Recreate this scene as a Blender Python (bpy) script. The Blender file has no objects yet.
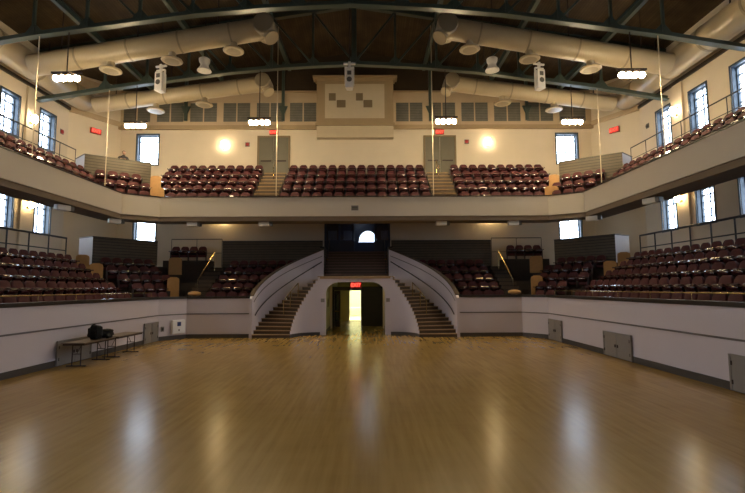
import bpy, bmesh, math, random
from mathutils import Vector, Matrix
random.seed(4)
C = bpy.context.scene.collection
PI = math.pi
sc = bpy.context.scene

# ------------------------------------------------------------------ camera, world, exposure
cd = bpy.data.cameras.new('camera'); cam = bpy.data.objects.new('camera', cd); C.objects.link(cam)
cd.sensor_fit = 'HORIZONTAL'; cd.sensor_width = 36; cd.lens = 36 * 460 / 745
cam.location = (0.75, 0, 2.5)
cam.rotation_euler = (Matrix.Rotation(-math.atan(3.5 / 460), 3, 'Z') @ Matrix.Rotation(PI / 2 + math.atan(41.5 / 460), 3, 'X') @ Matrix.Rotation(math.radians(-0.3), 3, 'Z')).to_euler()
cd.clip_end = 300
sc.camera = cam
vs = sc.view_settings
vs.view_transform = 'Standard'; vs.look = 'None'; vs.gamma = 1; vs.use_curve_mapping = False
vs.exposure = 0.0
W = bpy.data.worlds.new('overcast_sky'); sc.world = W; W.use_nodes = True
bg = W.node_tree.nodes['Background']
bg.inputs[0].default_value = (0.74, 0.86, 1.0, 1); bg.inputs[1].default_value = 17.0
LAMP = 262.0       # hanging floodlights, emission of each bulb
SCONCE = 30.0      # wall lights
HALL = 22.0        # corridor ceiling lights

# ------------------------------------------------------------------ materials
def mat(name, col, rough=0.6, var=0.12, scale=6.0, metal=0.0, spec=0.4, coat=0.0, emit=0.0, bump=0.0):
    m = bpy.data.materials.new(name); m.use_nodes = True
    nt = m.node_tree; b = nt.nodes['Principled BSDF']
    b.inputs['Roughness'].default_value = rough; b.inputs['Metallic'].default_value = metal
    b.inputs['Specular IOR Level'].default_value = spec; b.inputs['Coat Weight'].default_value = coat
    if emit:
        b.inputs['Base Color'].default_value = (*col, 1)
        b.inputs['Emission Color'].default_value = (*col, 1); b.inputs['Emission Strength'].default_value = emit
        return m
    tc = nt.nodes.new('ShaderNodeTexCoord'); n = nt.nodes.new('ShaderNodeTexNoise')
    n.inputs['Scale'].default_value = scale; n.inputs['Detail'].default_value = 4
    nt.links.new(tc.outputs['Object'], n.inputs['Vector'])
    r = nt.nodes.new('ShaderNodeMix'); r.data_type = 'RGBA'
    r.inputs[6].default_value = (*[c * (1 - var) for c in col], 1)
    r.inputs[7].default_value = (*[min(1, c * (1 + var)) for c in col], 1)
    nt.links.new(n.outputs['Fac'], r.inputs[0]); nt.links.new(r.outputs[2], b.inputs['Base Color'])
    if bump:
        bp = nt.nodes.new('ShaderNodeBump'); bp.inputs['Strength'].default_value = bump; bp.inputs['Distance'].default_value = 0.01
        nt.links.new(n.outputs['Fac'], bp.inputs['Height']); nt.links.new(bp.outputs['Normal'], b.inputs['Normal'])
    return m

def plank_mat(name, c1, c2, rough, bw, bh, rot=(0, 0, 0), mortar=0.004, mcol=(0.02, 0.012, 0.008), spec=0.4, coat=0.0, nvar=0.35):
    """boards: brick texture in object space, rot turns the boards' plane"""
    m = bpy.data.materials.new(name); m.use_nodes = True
    nt = m.node_tree; b = nt.nodes['Principled BSDF']
    b.inputs['Roughness'].default_value = rough; b.inputs['Specular IOR Level'].default_value = spec
    b.inputs['Coat Weight'].default_value = coat; b.inputs['Coat Roughness'].default_value = 0.25
    tc = nt.nodes.new('ShaderNodeTexCoord'); mp = nt.nodes.new('ShaderNodeMapping'); mp.inputs['Rotation'].default_value = rot
    nt.links.new(tc.outputs['Object'], mp.inputs['Vector'])
    br = nt.nodes.new('ShaderNodeTexBrick'); br.inputs['Scale'].default_value = 1
    br.inputs['Brick Width'].default_value = bw; br.inputs['Row Height'].default_value = bh
    br.inputs['Mortar Size'].default_value = mortar; br.inputs['Mortar Smooth'].default_value = 0.3
    br.inputs['Color1'].default_value = (*c1, 1); br.inputs['Color2'].default_value = (*c2, 1); br.inputs['Mortar'].default_value = (*mcol, 1)
    nt.links.new(mp.outputs['Vector'], br.inputs['Vector'])
    n = nt.nodes.new('ShaderNodeTexNoise'); n.inputs['Scale'].default_value = 0.9; n.inputs['Detail'].default_value = 6
    nt.links.new(tc.outputs['Object'], n.inputs['Vector'])
    mr = nt.nodes.new('ShaderNodeMapRange'); mr.inputs[1].default_value = 0.3; mr.inputs[2].default_value = 0.7; mr.inputs[3].default_value = 1 - nvar; mr.inputs[4].default_value = 1 + nvar
    nt.links.new(n.outputs['Fac'], mr.inputs[0])
    mx = nt.nodes.new('ShaderNodeMix'); mx.data_type = 'RGBA'; mx.blend_type = 'MULTIPLY'; mx.inputs[0].default_value = 1
    nt.links.new(br.outputs['Color'], mx.inputs[6]); nt.links.new(mr.outputs[0], mx.inputs[7])
    nt.links.new(mx.outputs[2], b.inputs['Base Color'])
    rr = nt.nodes.new('ShaderNodeMapRange'); rr.inputs[3].default_value = rough * 0.92; rr.inputs[4].default_value = rough * 1.08
    n2 = nt.nodes.new('ShaderNodeTexNoise'); n2.inputs['Scale'].default_value = 1.7; n2.inputs['Detail'].default_value = 5
    nt.links.new(tc.outputs['Object'], n2.inputs['Vector']); nt.links.new(n2.outputs['Fac'], rr.inputs[0])
    nt.links.new(rr.outputs[0], b.inputs['Roughness'])
    return m

def slat_mat(name, col, step, rough=0.55):
    """horizontal boards whatever way the wall faces: grooves by height"""
    m = mat(name, col, rough, 0.25, 3)
    nt = m.node_tree; b = nt.nodes['Principled BSDF']; src = b.inputs['Base Color'].links[0].from_socket
    tc = nt.nodes.new('ShaderNodeTexCoord'); sx = nt.nodes.new('ShaderNodeSeparateXYZ'); nt.links.new(tc.outputs['Object'], sx.inputs[0])
    d = nt.nodes.new('ShaderNodeMath'); d.operation = 'DIVIDE'; d.inputs[1].default_value = step; nt.links.new(sx.outputs['Z'], d.inputs[0])
    f = nt.nodes.new('ShaderNodeMath'); f.operation = 'FRACT'; nt.links.new(d.outputs[0], f.inputs[0])
    g = nt.nodes.new('ShaderNodeMath'); g.operation = 'GREATER_THAN'; g.inputs[1].default_value = 0.2; nt.links.new(f.outputs[0], g.inputs[0])
    mr = nt.nodes.new('ShaderNodeMapRange'); mr.inputs[3].default_value = 0.3; mr.inputs[4].default_value = 1; nt.links.new(g.outputs[0], mr.inputs[0])
    mx = nt.nodes.new('ShaderNodeMix'); mx.data_type = 'RGBA'; mx.blend_type = 'MULTIPLY'; mx.inputs[0].default_value = 1
    nt.links.new(src, mx.inputs[6]); nt.links.new(mr.outputs[0], mx.inputs[7]); nt.links.new(mx.outputs[2], b.inputs['Base Color'])
    bp = nt.nodes.new('ShaderNodeBump'); bp.inputs['Distance'].default_value = 0.02; bp.inputs['Strength'].default_value = 0.6
    nt.links.new(g.outputs[0], bp.inputs['Height']); nt.links.new(bp.outputs['Normal'], b.inputs['Normal'])
    return m

def glass_mat(name, tint=(0.95, 0.97, 1.0), gl=0.12):
    m = bpy.data.materials.new(name); m.use_nodes = True; nt = m.node_tree
    for n in list(nt.nodes):
        if n.type != 'OUTPUT_MATERIAL': nt.nodes.remove(n)
    out = [n for n in nt.nodes if n.type == 'OUTPUT_MATERIAL'][0]
    t = nt.nodes.new('ShaderNodeBsdfTransparent'); t.inputs[0].default_value = (*tint, 1)
    g = nt.nodes.new('ShaderNodeBsdfGlossy'); g.inputs['Roughness'].default_value = 0.05
    x = nt.nodes.new('ShaderNodeMixShader'); x.inputs[0].default_value = gl
    nt.links.new(t.outputs[0], x.inputs[1]); nt.links.new(g.outputs[0], x.inputs[2]); nt.links.new(x.outputs[0], out.inputs[0])
    return m

def floor_mat():
    m = bpy.data.materials.new('maple_floor'); m.use_nodes = True; nt = m.node_tree; b = nt.nodes['Principled BSDF']
    L = nt.links.new
    tc = nt.nodes.new('ShaderNodeTexCoord')
    def noise(sx, sy, detail):
        mp = nt.nodes.new('ShaderNodeMapping'); mp.inputs['Scale'].default_value = (sx, sy, 1); L(tc.outputs['Object'], mp.inputs['Vector'])
        n = nt.nodes.new('ShaderNodeTexNoise'); n.inputs['Scale'].default_value = 1; n.inputs['Detail'].default_value = detail; L(mp.outputs[0], n.inputs['Vector']); return n.outputs['Fac']
    def mix(kind, a, c, f):
        x = nt.nodes.new('ShaderNodeMix'); x.data_type = 'RGBA'; x.blend_type = kind
        if isinstance(f, float): x.inputs[0].default_value = f
        else: L(f, x.inputs[0])
        for k, q in ((6, a), (7, c)):
            if isinstance(q, tuple): x.inputs[k].default_value = (*q, 1)
            else: L(q, x.inputs[k])
        return x.outputs[2]
    def ramp(f, lo, hi):
        r = nt.nodes.new('ShaderNodeMapRange'); r.inputs[1].default_value = .3; r.inputs[2].default_value = .7; r.inputs[3].default_value = lo; r.inputs[4].default_value = hi; L(f, r.inputs[0]); return r.outputs[0]
    strip = noise(9, .55, 2); wear = noise(.35, .5, 5); cross = noise(.6, 2.6, 3)
    c = mix('MIX', (0.325, 0.198, 0.052), (0.45, 0.288, 0.088), ramp(strip, 0., 1.))
    c = mix('MIX', c, (0.295, 0.172, 0.044), ramp(wear, 0., .45)); c = mix('MIX', c, (0.46, 0.285, 0.09), ramp(cross, 0., .3))
    L(c, b.inputs['Base Color']); L(ramp(wear, .20, .25), b.inputs['Roughness'])
    b.inputs['Specular IOR Level'].default_value = .37
    return m

M = dict(
    floor=floor_mat(),
    cream=mat('cream_plaster', (0.66, 0.56, 0.43), 0.8, 0.05, 1.2),
    lower_cream=mat('pale_plaster', (0.60, 0.545, 0.46), 0.8, 0.05, 1.2),
    white=mat('off_white_paint', (0.62, 0.56, 0.60), 0.55, 0.04, 1.0),
    fascia=mat('fascia_paint', (0.66, 0.585, 0.495), 0.6, 0.04, 0.8),
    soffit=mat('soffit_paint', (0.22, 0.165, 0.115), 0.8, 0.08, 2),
    dark=mat('dark_brown_cap', (0.03, 0.022, 0.017), 0.4, 0.15, 4),
    base=mat('grey_baseboard', (0.07, 0.06, 0.055), 0.5, 0.1, 4),
    stripe=mat('grey_stripe', (0.16, 0.14, 0.14), 0.5, 0.05, 4),
    roof=plank_mat('roof_deck', (0.068, 0.045, 0.024), (0.052, 0.033, 0.017), 0.7, 3.0, 0.14, (0, 0, PI / 2), 0.006, (0.012, 0.008, 0.005), 0.2),
    gable=mat('dark_gable', (0.045, 0.028, 0.015), 0.8, 0.2, 2),
    tier=mat('tier_carpet', (0.045, 0.033, 0.025), 0.85, 0.2, 5),
    steel=mat('green_steel', (0.055, 0.075, 0.060), 0.35, 0.2, 3, 0.0, 0.6),
    duct=mat('cream_duct', (0.42, 0.335, 0.215), 0.36, 0.06, 2, 0.0, 0.5),
    duct_band=mat('duct_band', (0.27, 0.215, 0.14), 0.4, 0.06, 2),
    frieze=mat('tan_frieze', (0.50, 0.38, 0.25), 0.8, 0.06, 2),
    frame_tan=mat('tan_frame', (0.36, 0.26, 0.15), 0.6, 0.08, 3),
    panel_cream=mat('cream_panel', (0.56, 0.46, 0.32), 0.6, 0.05, 3),
    square=mat('brown_square', (0.20, 0.145, 0.08), 0.6, 0.08, 6),
    louver=slat_mat('grey_louver', (0.16, 0.15, 0.125), 0.11),
    slat=slat_mat('brown_boards', (0.105, 0.082, 0.056), 0.16),
    slat_up=slat_mat('tan_brown_boards', (0.105, 0.084, 0.058), 0.16),
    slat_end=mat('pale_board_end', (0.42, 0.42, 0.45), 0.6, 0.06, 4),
    seat=mat('maroon_fabric', (0.075, 0.015, 0.016), 0.75, 0.25, 9),
    shell=mat('maroon_shell', (0.040, 0.008, 0.009), 0.2, 0.1, 9, 0.0, 0.7, 0.5),
    iron=mat('black_iron', (0.035, 0.02, 0.018), 0.5, 0.1, 9),
    oak=mat('golden_oak', (0.46, 0.245, 0.085), 0.45, 0.18, 5),
    brass=mat('brass', (0.62, 0.46, 0.20), 0.25, 0.1, 5, 1.0),
    rail=mat('dark_rail', (0.035, 0.032, 0.033), 0.4, 0.1, 5),
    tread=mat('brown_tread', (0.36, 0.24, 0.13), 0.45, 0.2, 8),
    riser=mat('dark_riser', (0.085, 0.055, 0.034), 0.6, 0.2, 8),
    winframe=mat('blue_grey_frame', (0.032, 0.048, 0.066), 0.45, 0.1, 5),
    navy=mat('navy_paint', (0.022, 0.030, 0.062), 0.4, 0.1, 5),
    hatch=mat('grey_hatch', (0.25, 0.225, 0.21), 0.5, 0.06, 3),
    door_grey=mat('grey_green_door', (0.135, 0.12, 0.088), 0.5, 0.08, 2),
    door_dark=mat('dark_door', (0.035, 0.03, 0.025), 0.45, 0.1, 3),
    corridor=mat('corridor_paint', (0.50, 0.48, 0.26), 0.7, 0.05, 2),
    bright=mat('bright_room_paint', (0.85, 0.82, 0.58), 0.8, 0.03, 2),
    table=mat('table_laminate', (0.16, 0.115, 0.085), 0.45, 0.15, 8),
    black=mat('black_fabric', (0.008, 0.008, 0.009), 0.85, 0.3, 12, bump=0.4),
    cleanwhite=mat('clean_white', (0.82, 0.83, 0.86), 0.4, 0.03, 5),
    wht=mat('white_enamel', (0.78, 0.74, 0.68), 0.4, 0.04, 5),
    wht_dark=mat('grey_grille', (0.12, 0.11, 0.10), 0.5, 0.1, 20),
    blue=mat('blue_label', (0.03, 0.06, 0.22), 0.5, 0.05, 5),
    skin=mat('skin', (0.50, 0.30, 0.20), 0.6, 0.06, 8),
    hair=mat('dark_hair', (0.02, 0.013, 0.01), 0.7, 0.2, 30),
    coat=mat('dark_jacket', (0.022, 0.018, 0.022), 0.8, 0.2, 12),
    trousers=mat('dark_trousers', (0.03, 0.03, 0.04), 0.8, 0.2, 12),
    signred=mat('sign_red', (1.0, 0.05, 0.03), emit=4.5),
    signbody=mat('sign_body', (0.40, 0.05, 0.04), 0.5, 0.05, 5),
    bulb=mat('lamp_bulb', (1.0, 0.79, 0.46), emit=LAMP),
    scbulb=mat('sconce_glass', (1.0, 0.80, 0.50), emit=SCONCE),
    scbulb_low=mat('sconce_glass_yellow', (1.0, 0.76, 0.38), emit=48.0),
    hallbulb=mat('hall_diffuser', (1.0, 0.93, 0.62), emit=HALL),
    archglass=glass_mat('tinted_glass', (0.2, 0.23, 0.27), 0.1),
    glass=glass_mat('window_glass'),
    doorglass=glass_mat('door_glass', (0.45, 0.5, 0.6), 0.2),
)

# ------------------------------------------------------------------ mesh helpers
class MB:
    def __init__(s): s.v = []; s.f = []
    def add(s, vs_, fs_):
        k = len(s.v); s.v += [tuple(p) for p in vs_]; s.f += [tuple(i + k for i in q) for q in fs_]; return s
    def box(s, x0, x1, y0, y1, z0, z1):
        return s.add([(x0, y0, z0), (x1, y0, z0), (x1, y1, z0), (x0, y1, z0), (x0, y0, z1), (x1, y0, z1), (x1, y1, z1), (x0, y1, z1)],
                     [(3, 2, 1, 0), (4, 5, 6, 7), (0, 1, 5, 4), (1, 2, 6, 5), (2, 3, 7, 6), (3, 0, 4, 7)])
    def prism(s, poly, z0, z1):
        n = len(poly)
        a = sum(poly[i][0] * poly[(i + 1) % n][1] - poly[(i + 1) % n][0] * poly[i][1] for i in range(n))
        if a < 0: poly = poly[::-1]
        zz0 = z0 if isinstance(z0, (list, tuple)) else [z0] * n
        zz1 = z1 if isinstance(z1, (list, tuple)) else [z1] * n
        vs_ = [(p[0], p[1], zz0[i]) for i, p in enumerate(poly)] + [(p[0], p[1], zz1[i]) for i, p in enumerate(poly)]
        return s.add(vs_, [tuple(range(n - 1, -1, -1)), tuple(range(n, 2 * n))] + [(i, (i + 1) % n, n + (i + 1) % n, n + i) for i in range(n)])
    def frame_prism(s, prof, a, b, u, w):
        """profile points (p,q) in directions u,w swept from a to b"""
        a, b, u, w = Vector(a), Vector(b), Vector(u), Vector(w); n = len(prof)
        vs_ = [a + u * p + w * q for p, q in prof] + [b + u * p + w * q for p, q in prof]
        return s.add(vs_, [tuple(range(n - 1, -1, -1)), tuple(range(n, 2 * n))] + [(i, (i + 1) % n, n + (i + 1) % n, n + i) for i in range(n)])
    def bar(s, a, b, w, h=None):
        h = h or w; a, b = Vector(a), Vector(b); d = (b - a).normalized()
        ref = Vector((0, 0, 1)) if abs(d.z) < 0.95 else Vector((0, 1, 0))
        u = d.cross(ref).normalized(); q = u.cross(d).normalized()
        return s.frame_prism([(-w / 2, -h / 2), (w / 2, -h / 2), (w / 2, h / 2), (-w / 2, h / 2)], a, b, u, q)
    def tube(s, pts, r, n=10, cap=True):
        pts = [Vector(p) for p in pts]; rs = r if isinstance(r, (list, tuple)) else [r] * len(pts)
        vs_ = []; fs_ = []
        for i, p in enumerate(pts):
            d = (pts[min(i + 1, len(pts) - 1)] - pts[max(i - 1, 0)]).normalized()
            ref = Vector((0, 0, 1)) if abs(d.z) < 0.9 else Vector((0, 1, 0))
            u = d.cross(ref).normalized(); q = u.cross(d).normalized()
            vs_ += [p + (u * math.cos(2 * PI * k / n) + q * math.sin(2 * PI * k / n)) * rs[i] for k in range(n)]
        for i in range(len(pts) - 1):
            fs_ += [(i * n + k, i * n + (k + 1) % n, (i + 1) * n + (k + 1) % n, (i + 1) * n + k) for k in range(n)]
        if cap: fs_ += [tuple(range(n - 1, -1, -1)), tuple(range((len(pts) - 1) * n, len(pts) * n))]
        return s.add(vs_, fs_)
    def lathe(s, prof, c=(0, 0, 0), n=20, axis=(0, 0, 1)):
        """profile (radius, height) about an axis through c"""
        q = Vector((0, 0, 1)).rotation_difference(Vector(axis).normalized()); c = Vector(c)
        vs_ = []
        for r, z in prof:
            vs_ += [c + q @ Vector((r * math.cos(2 * PI * k / n), r * math.sin(2 * PI * k / n), z)) for k in range(n)]
        m = len(prof)
        fs_ = [(i * n + k, i * n + (k + 1) % n, (i + 1) * n + (k + 1) % n, (i + 1) * n + k) for i in range(m - 1) for k in range(n)]
        fs_ += [tuple(range(n - 1, -1, -1)), tuple(range((m - 1) * n, m * n))]
        return s.add(vs_, fs_)
    def ball(s, c, r, n=10, sq=(1, 1, 1)):
        prof = [(max(0.001, math.sin(PI * i / n)) * r, -math.cos(PI * i / n) * r) for i in range(n + 1)]
        k = len(s.v); s.lathe(prof, (0, 0, 0), n + 4)
        for i in range(k, len(s.v)): s.v[i] = (s.v[i][0] * sq[0] + c[0], s.v[i][1] * sq[1] + c[1], s.v[i][2] * sq[2] + c[2])
        return s
    def xform(s, mtx):
        s.v = [tuple(mtx @ Vector(p)) for p in s.v]; return s
    def mesh(s, name, m, smooth=False):
        me = bpy.data.meshes.new(name); me.from_pydata(s.v, [], s.f)
        bm = bmesh.new(); bm.from_mesh(me); bmesh.ops.recalc_face_normals(bm, faces=bm.faces); bm.to_mesh(me); bm.free()
        me.materials.append(m if not isinstance(m, str) else M[m])
        if smooth:
            for p in me.polygons: p.use_smooth = True
            me.set_sharp_from_angle(angle=math.radians(40))
        me.update(); return me
    def obj(s, name, m, parent=None, smooth=False, bevel=0.0):
        me = s.mesh(name, m, smooth)
        o = bpy.data.objects.new(name, me); C.objects.link(o)
        if parent is not None:
            o.parent = parent
            # vertices are given in world coordinates: move them into the parent's frame
            me.transform(parent_matrix(parent).inverted())
        if bevel:
            b = o.modifiers.new('bevel', 'BEVEL'); b.width = bevel; b.segments = 2; b.limit_method = 'ANGLE'
        return o

def parent_matrix(o):
    m = Matrix.LocRotScale(o.location, o.rotation_euler, o.scale)
    return parent_matrix(o.parent) @ m if o.parent else m

def tag(o, label, cat, group=None):
    o['label'] = label; o['category'] = cat
    if group: o['group'] = group
    return o
def thing(name, label, cat, loc=(0, 0, 0), rotz=0.0, group=None):
    o = bpy.data.objects.new(name, None); C.objects.link(o); o.empty_display_size = 0.1
    o.location = loc; o.rotation_euler = (0, 0, rotz)
    return tag(o, label, cat, group)
def struct(name, mb, m, parent=None, smooth=False):
    o = mb.obj(name, m, parent, smooth)
    if parent is None: o['kind'] = 'structure'
    return o

def off(poly, d):
    """open polyline moved d to its left, mitred"""
    out = []
    P = [Vector(p) for p in poly]
    nr = []
    for i in range(len(P) - 1):
        t = (P[i + 1] - P[i]).normalized(); nr.append(Vector((-t.y, t.x)))
    for i, p in enumerate(P):
        if i == 0: out.append(p + nr[0] * d)
        elif i == len(P) - 1: out.append(p + nr[-1] * d)
        else:
            b = (nr[i - 1] + nr[i]).normalized(); out.append(p + b * (d / b.dot(nr[i])))
    return out

YB = -6.0
LOW = [(-9.5, YB), (-9.5, 22.6), (-8.6, 23.8), (8.6, 23.8), (9.5, 22.6), (9.5, YB)]
BAL = [(-11.7, YB), (-11.7, 23.0), (-10.25, 24.0), (10.25, 24.0), (11.7, 23.0), (11.7, YB)]
OUT = [(-16.8, YB), (-16.8, 26.3), (-15.2, 29.0), (15.2, 29.0), (16.8, 26.3), (16.8, YB)]
SXC, SYC, SR1, SR2 = 1.9, 23.6, 1.4, 3.3       # curved stairs: centre, radii
ZL = 3.15                                      # landing

# ------------------------------------------------------------------ floor and roof
struct('floor', MB().box(-9.7, 9.7, YB, 24.2, -0.2, 0).box(-5.6, 5.6, 24.2, 28.8, -0.2, 0).box(-1.9, 1.9, 28.8, 36.2, -0.2, 0), 'floor')
def roofz(x): return 15.3 + 2.7 * (1 - abs(x) / 16.8)
rf = MB()
for s_ in (-1, 1):
    rf.add([(0, YB, roofz(0)), (s_ * 17.2, YB, roofz(17.2)), (s_ * 17.2, 29.4, roofz(17.2)), (0, 29.4, roofz(0)),
            (0, YB, roofz(0) + .3), (s_ * 17.2, YB, roofz(17.2) + .3), (s_ * 17.2, 29.4, roofz(17.2) + .3), (0, 29.4, roofz(0) + .3)],
           [(0, 1, 2, 3), (4, 5, 6, 7), (0, 1, 5, 4), (1, 2, 6, 5), (2, 3, 7, 6), (3, 0, 4, 7)])
struct('ceiling', rf, 'roof')
struct('wall_gable', MB().prism([(-15.4, 29.0), (15.4, 29.0), (15.4, 29.4), (-15.4, 29.4)], 15.1, 15.5)
       .add([(-16.8, 29.05, 15.3), (16.8, 29.05, 15.3), (0, 29.05, 18.0), (-16.8, 29.4, 15.3), (16.8, 29.4, 15.3), (0, 29.4, 18.0)],
            [(0, 1, 2), (5, 4, 3), (0, 3, 4, 1), (1, 4, 5, 2), (2, 5, 3, 0)]), 'gable')

# ------------------------------------------------------------------ outer walls with window openings
def wall(name, p0, p1, z0, z1, holes, m, th=0.45, split=None):
    """wall from p0 to p1 (outside on the left), holes (s0,s1,z0,z1) along it"""
    p0, p1 = Vector(p0), Vector(p1); t = (p1 - p0); L = t.length; t /= L; n = Vector((-t.y, t.x))
    ss = sorted({0, L} | {h[0] for h in holes} | {h[1] for h in holes}); zs = sorted({z0, z1} | {h[2] for h in holes} | {h[3] for h in holes})
    mb = MB()
    for i in range(len(ss) - 1):
        run = None
        for j in range(len(zs) - 1):
            cs, cz = (ss[i] + ss[i + 1]) / 2, (zs[j] + zs[j + 1]) / 2
            solid = not any(h[0] < cs < h[1] and h[2] < cz < h[3] for h in holes)
            if solid: run = [run[0] if run else zs[j], zs[j + 1]]
            if run and (not solid or j == len(zs) - 2):
                a, b = p0 + t * ss[i], p0 + t * ss[i + 1]
                mb.prism([a, b, b + n * th, a + n * th], run[0], run[1]); run = None
    return struct(name, mb, m)

WN = [0]
def window(c, t, w, z0, z1, rows=5, portal=True):
    """framed window set deep in its opening: c = (x,y) on the inner face, t along the wall"""
    WN[0] += 1; c = Vector(c); t = Vector(t).normalized(); n = Vector((-t.y, t.x))
    o = c + n * 0.22
    def bx(mb, s0, s1, d0, d1, za, zb): mb.prism([o + t * s0 + n * d0, o + t * s1 + n * d0, o + t * s1 + n * d1, o + t * s0 + n * d1], za, zb)
    f = MB(); h = w / 2
    bx(f, -h, -h + .07, 0, .1, z0, z1); bx(f, h - .07, h, 0, .1, z0, z1); bx(f, -h + .07, h - .07, 0, .1, z0, z0 + .07); bx(f, -h + .07, h - .07, 0, .1, z1 - .07, z1)
    bx(f, -.02, .02, .02, .08, z0 + .07, z1 - .07)
    for k in range(1, rows):
        z = z0 + (z1 - z0) * k / rows; wd = .03 if k == rows - 1 else .014
        bx(f, -h + .07, -.02, .02, .08, z - wd, z + wd); bx(f, .02, h - .07, .02, .08, z - wd, z + wd)
    fo = f.obj('window_%d' % WN[0], 'winframe'); fo['kind'] = 'structure'
    # casing round the opening on the wall face
    cs = MB()
    q = MB(); bx(q, -h + .07, h - .07, .045, .055, z0 + .07, z1 - .07); q.obj('pane', 'glass', fo)
    def cas(s0, s1, za, zb): cs.prism([c + t * s0 - n * .03, c + t * s1 - n * .03, c + t * s1 + n * .02, c + t * s0 + n * .02], za, zb)
    cas(-h - .08, -h, z0 - .08, z1 + .08); cas(h, h + .08, z0 - .08, z1 + .08); cas(-h, h, z1, z1 + .08); cas(-h, h, z0 - .08, z0)
    def rev(s0, s1, za, zb): cs.prism([c + t * s0 + n * .02, c + t * s1 + n * .02, c + t * s1 + n * .22, c + t * s0 + n * .22], za, zb)
    rev(-h, -h + .025, z0, z1); rev(h - .025, h, z0, z1); rev(-h + .025, h - .025, z1 - .025, z1); rev(-h + .025, h - .025, z0, z0 + .025)
    cs.obj('window_casing', 'winframe', fo)
    if portal:
        L = bpy.data.lights.new('daylight_portal', 'AREA'); L.shape = 'RECTANGLE'; L.size = w; L.size_y = z1 - z0
        L.cycles.is_portal = True
        lo = bpy.data.objects.new('daylight_portal', L); C.objects.link(lo)
        p = c + n * 0.42; lo.location = (p.x, p.y, (z0 + z1) / 2)
        lo.rotation_euler = Vector((-n.x, -n.y, 0)).to_track_quat('-Z', 'Z').to_euler()

UZ = (10.1, 12.15); LZ = (5.5, 7.25); WW = 1.15
yl = [24.6 - 2.65 * k for k in range(11)]
yr = [24.2 - 2.65 * k for k in range(11)]
wall('wall_left', OUT[0], OUT[1], 0, 15.6, [(y - YB - WW / 2, y - YB + WW / 2, *z) for y in yl for z in (UZ, LZ)], 'cream')
wall('wall_right', OUT[4], OUT[5], 0, 15.6, [(26.3 - y - WW / 2, 26.3 - y + WW / 2, *z) for y in yr for z in (UZ, LZ)], 'cream')
wall('wall_corner_left', OUT[1], OUT[2], 0, 15.6, [], 'cream')
wall('wall_corner_right', OUT[3], OUT[4], 0, 15.6, [], 'cream')
BW = [(-13.45, 1.35), (13.6, 1.35)]
bh = [(x + 15.2 - w / 2, x + 15.2 + w / 2, *z) for x, w in BW for z in ((10.45, 12.4), (5.45, 7.2))]
bh += [(15.2 - 2.1, 15.2 + 2.1, 4.77, 7.0), (15.2 - 1.6, 15.2 + 1.6, 0, 2.95)]
wall('wall_back', OUT[2], OUT[3], 0, 15.2, bh, 'cream')
struct('wall_front', MB().box(-17.2, 17.2, YB - .4, YB, 0, 18), 'cream')
for y in yl:
    for z in (UZ, LZ): window((-16.8, y), (0, 1), WW, *z)
for y in yr:
    for z in (UZ, LZ): window((16.8, y), (0, -1), WW, *z)
for x, w in BW:
    for z in ((10.45, 12.4), (5.45, 7.2)): window((x, 29.0), (1, 0), w, *z)
# cornice strip under the long ducts and round the back corners, pilasters between the side windows
tr = MB(); a = off(OUT, -0.12)
for i in (0, 4): tr.prism([OUT[i], OUT[i + 1], a[i + 1], a[i]], 12.98, 13.14)
struct('trim_1', tr, 'dark')
t9 = MB()
for i in (1, 3): t9.prism([OUT[i], OUT[i + 1], a[i + 1], a[i]], 12.9, 13.2); t9.prism([OUT[i], OUT[i + 1], a[i + 1], a[i]], 14.5, 15.2)
struct('trim_9', t9, 'frieze')
pl = MB()
for s_, ys in ((-1, yl), (1, yr)):
    for k in range(0, 10, 2):
        y = ys[k] - 1.3
        for za, zb in ((3.8, 7.35), (8.8, 12.95)): pl.box(s_ * 16.8 - .09, s_ * 16.8 + .09, y - .35, y + .35, za, zb)
struct('trim_2', pl, 'cream')

# frieze of the back wall with grey louvre panels
fz = MB().box(-15.3, 15.3, 28.9, 29.02, 14.5, 15.2).box(-15.3, 15.3, 28.88, 29.02, 12.98, 13.22)
LX = [-14.2 + 2.145 * k for k in range(6)] + [3.4 + 2.125 * k for k in range(6)]
ed = [-15.3] + sum([[x - .86, x + .86] for x in LX], []) + [15.3]
for k in range(0, len(ed), 2): fz.box(ed[k], ed[k + 1], 28.93, 29.02, 13.22, 14.5)
struct('trim_3', fz, 'frieze')
struct('trim_4', MB().box(-15.3, 15.3, 28.8, 29.02, 15.16, 15.26).box(-15.3, 15.3, 28.82, 29.0, 12.72, 12.98), 'frame_tan')
ordn = ['first', 'second', 'third', 'fourth', 'fifth', 'sixth', 'seventh', 'eighth', 'ninth', 'tenth', 'eleventh', 'twelfth', 'thirteenth',
        'fourteenth', 'fifteenth', 'sixteenth', 'seventeenth', 'eighteenth', 'nineteenth', 'twentieth', 'twenty-first', 'twenty-second',
        'twenty-third', 'twenty-fourth', 'twenty-fifth', 'twenty-sixth', 'twenty-seventh', 'twenty-eighth', 'twenty-ninth', 'thirtieth']
for k, x in enumerate(LX):
    n_ = 5 - k if k < 6 else k - 6
    side = 'left' if k < 6 else 'right'
    t = thing('louver_panel', 'grey louvred panel high on back wall, %s to the %s of the square-patterned box' % (ordn[n_], side), 'louvre', (x, 28.95, 13.86), 0, 'louvred panels along the back frieze')
    for s_ in (-1, 1): MB().box(x + (0.04 if s_ > 0 else -.86), x + (.86 if s_ > 0 else -.04), 28.95, 28.99, 13.22, 14.5).obj('slatted_leaf', 'louver', t)
    MB().box(x - .04, x + .04, 28.93, 28.995, 13.22, 14.5).obj('mullion', 'frieze', t)

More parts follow.
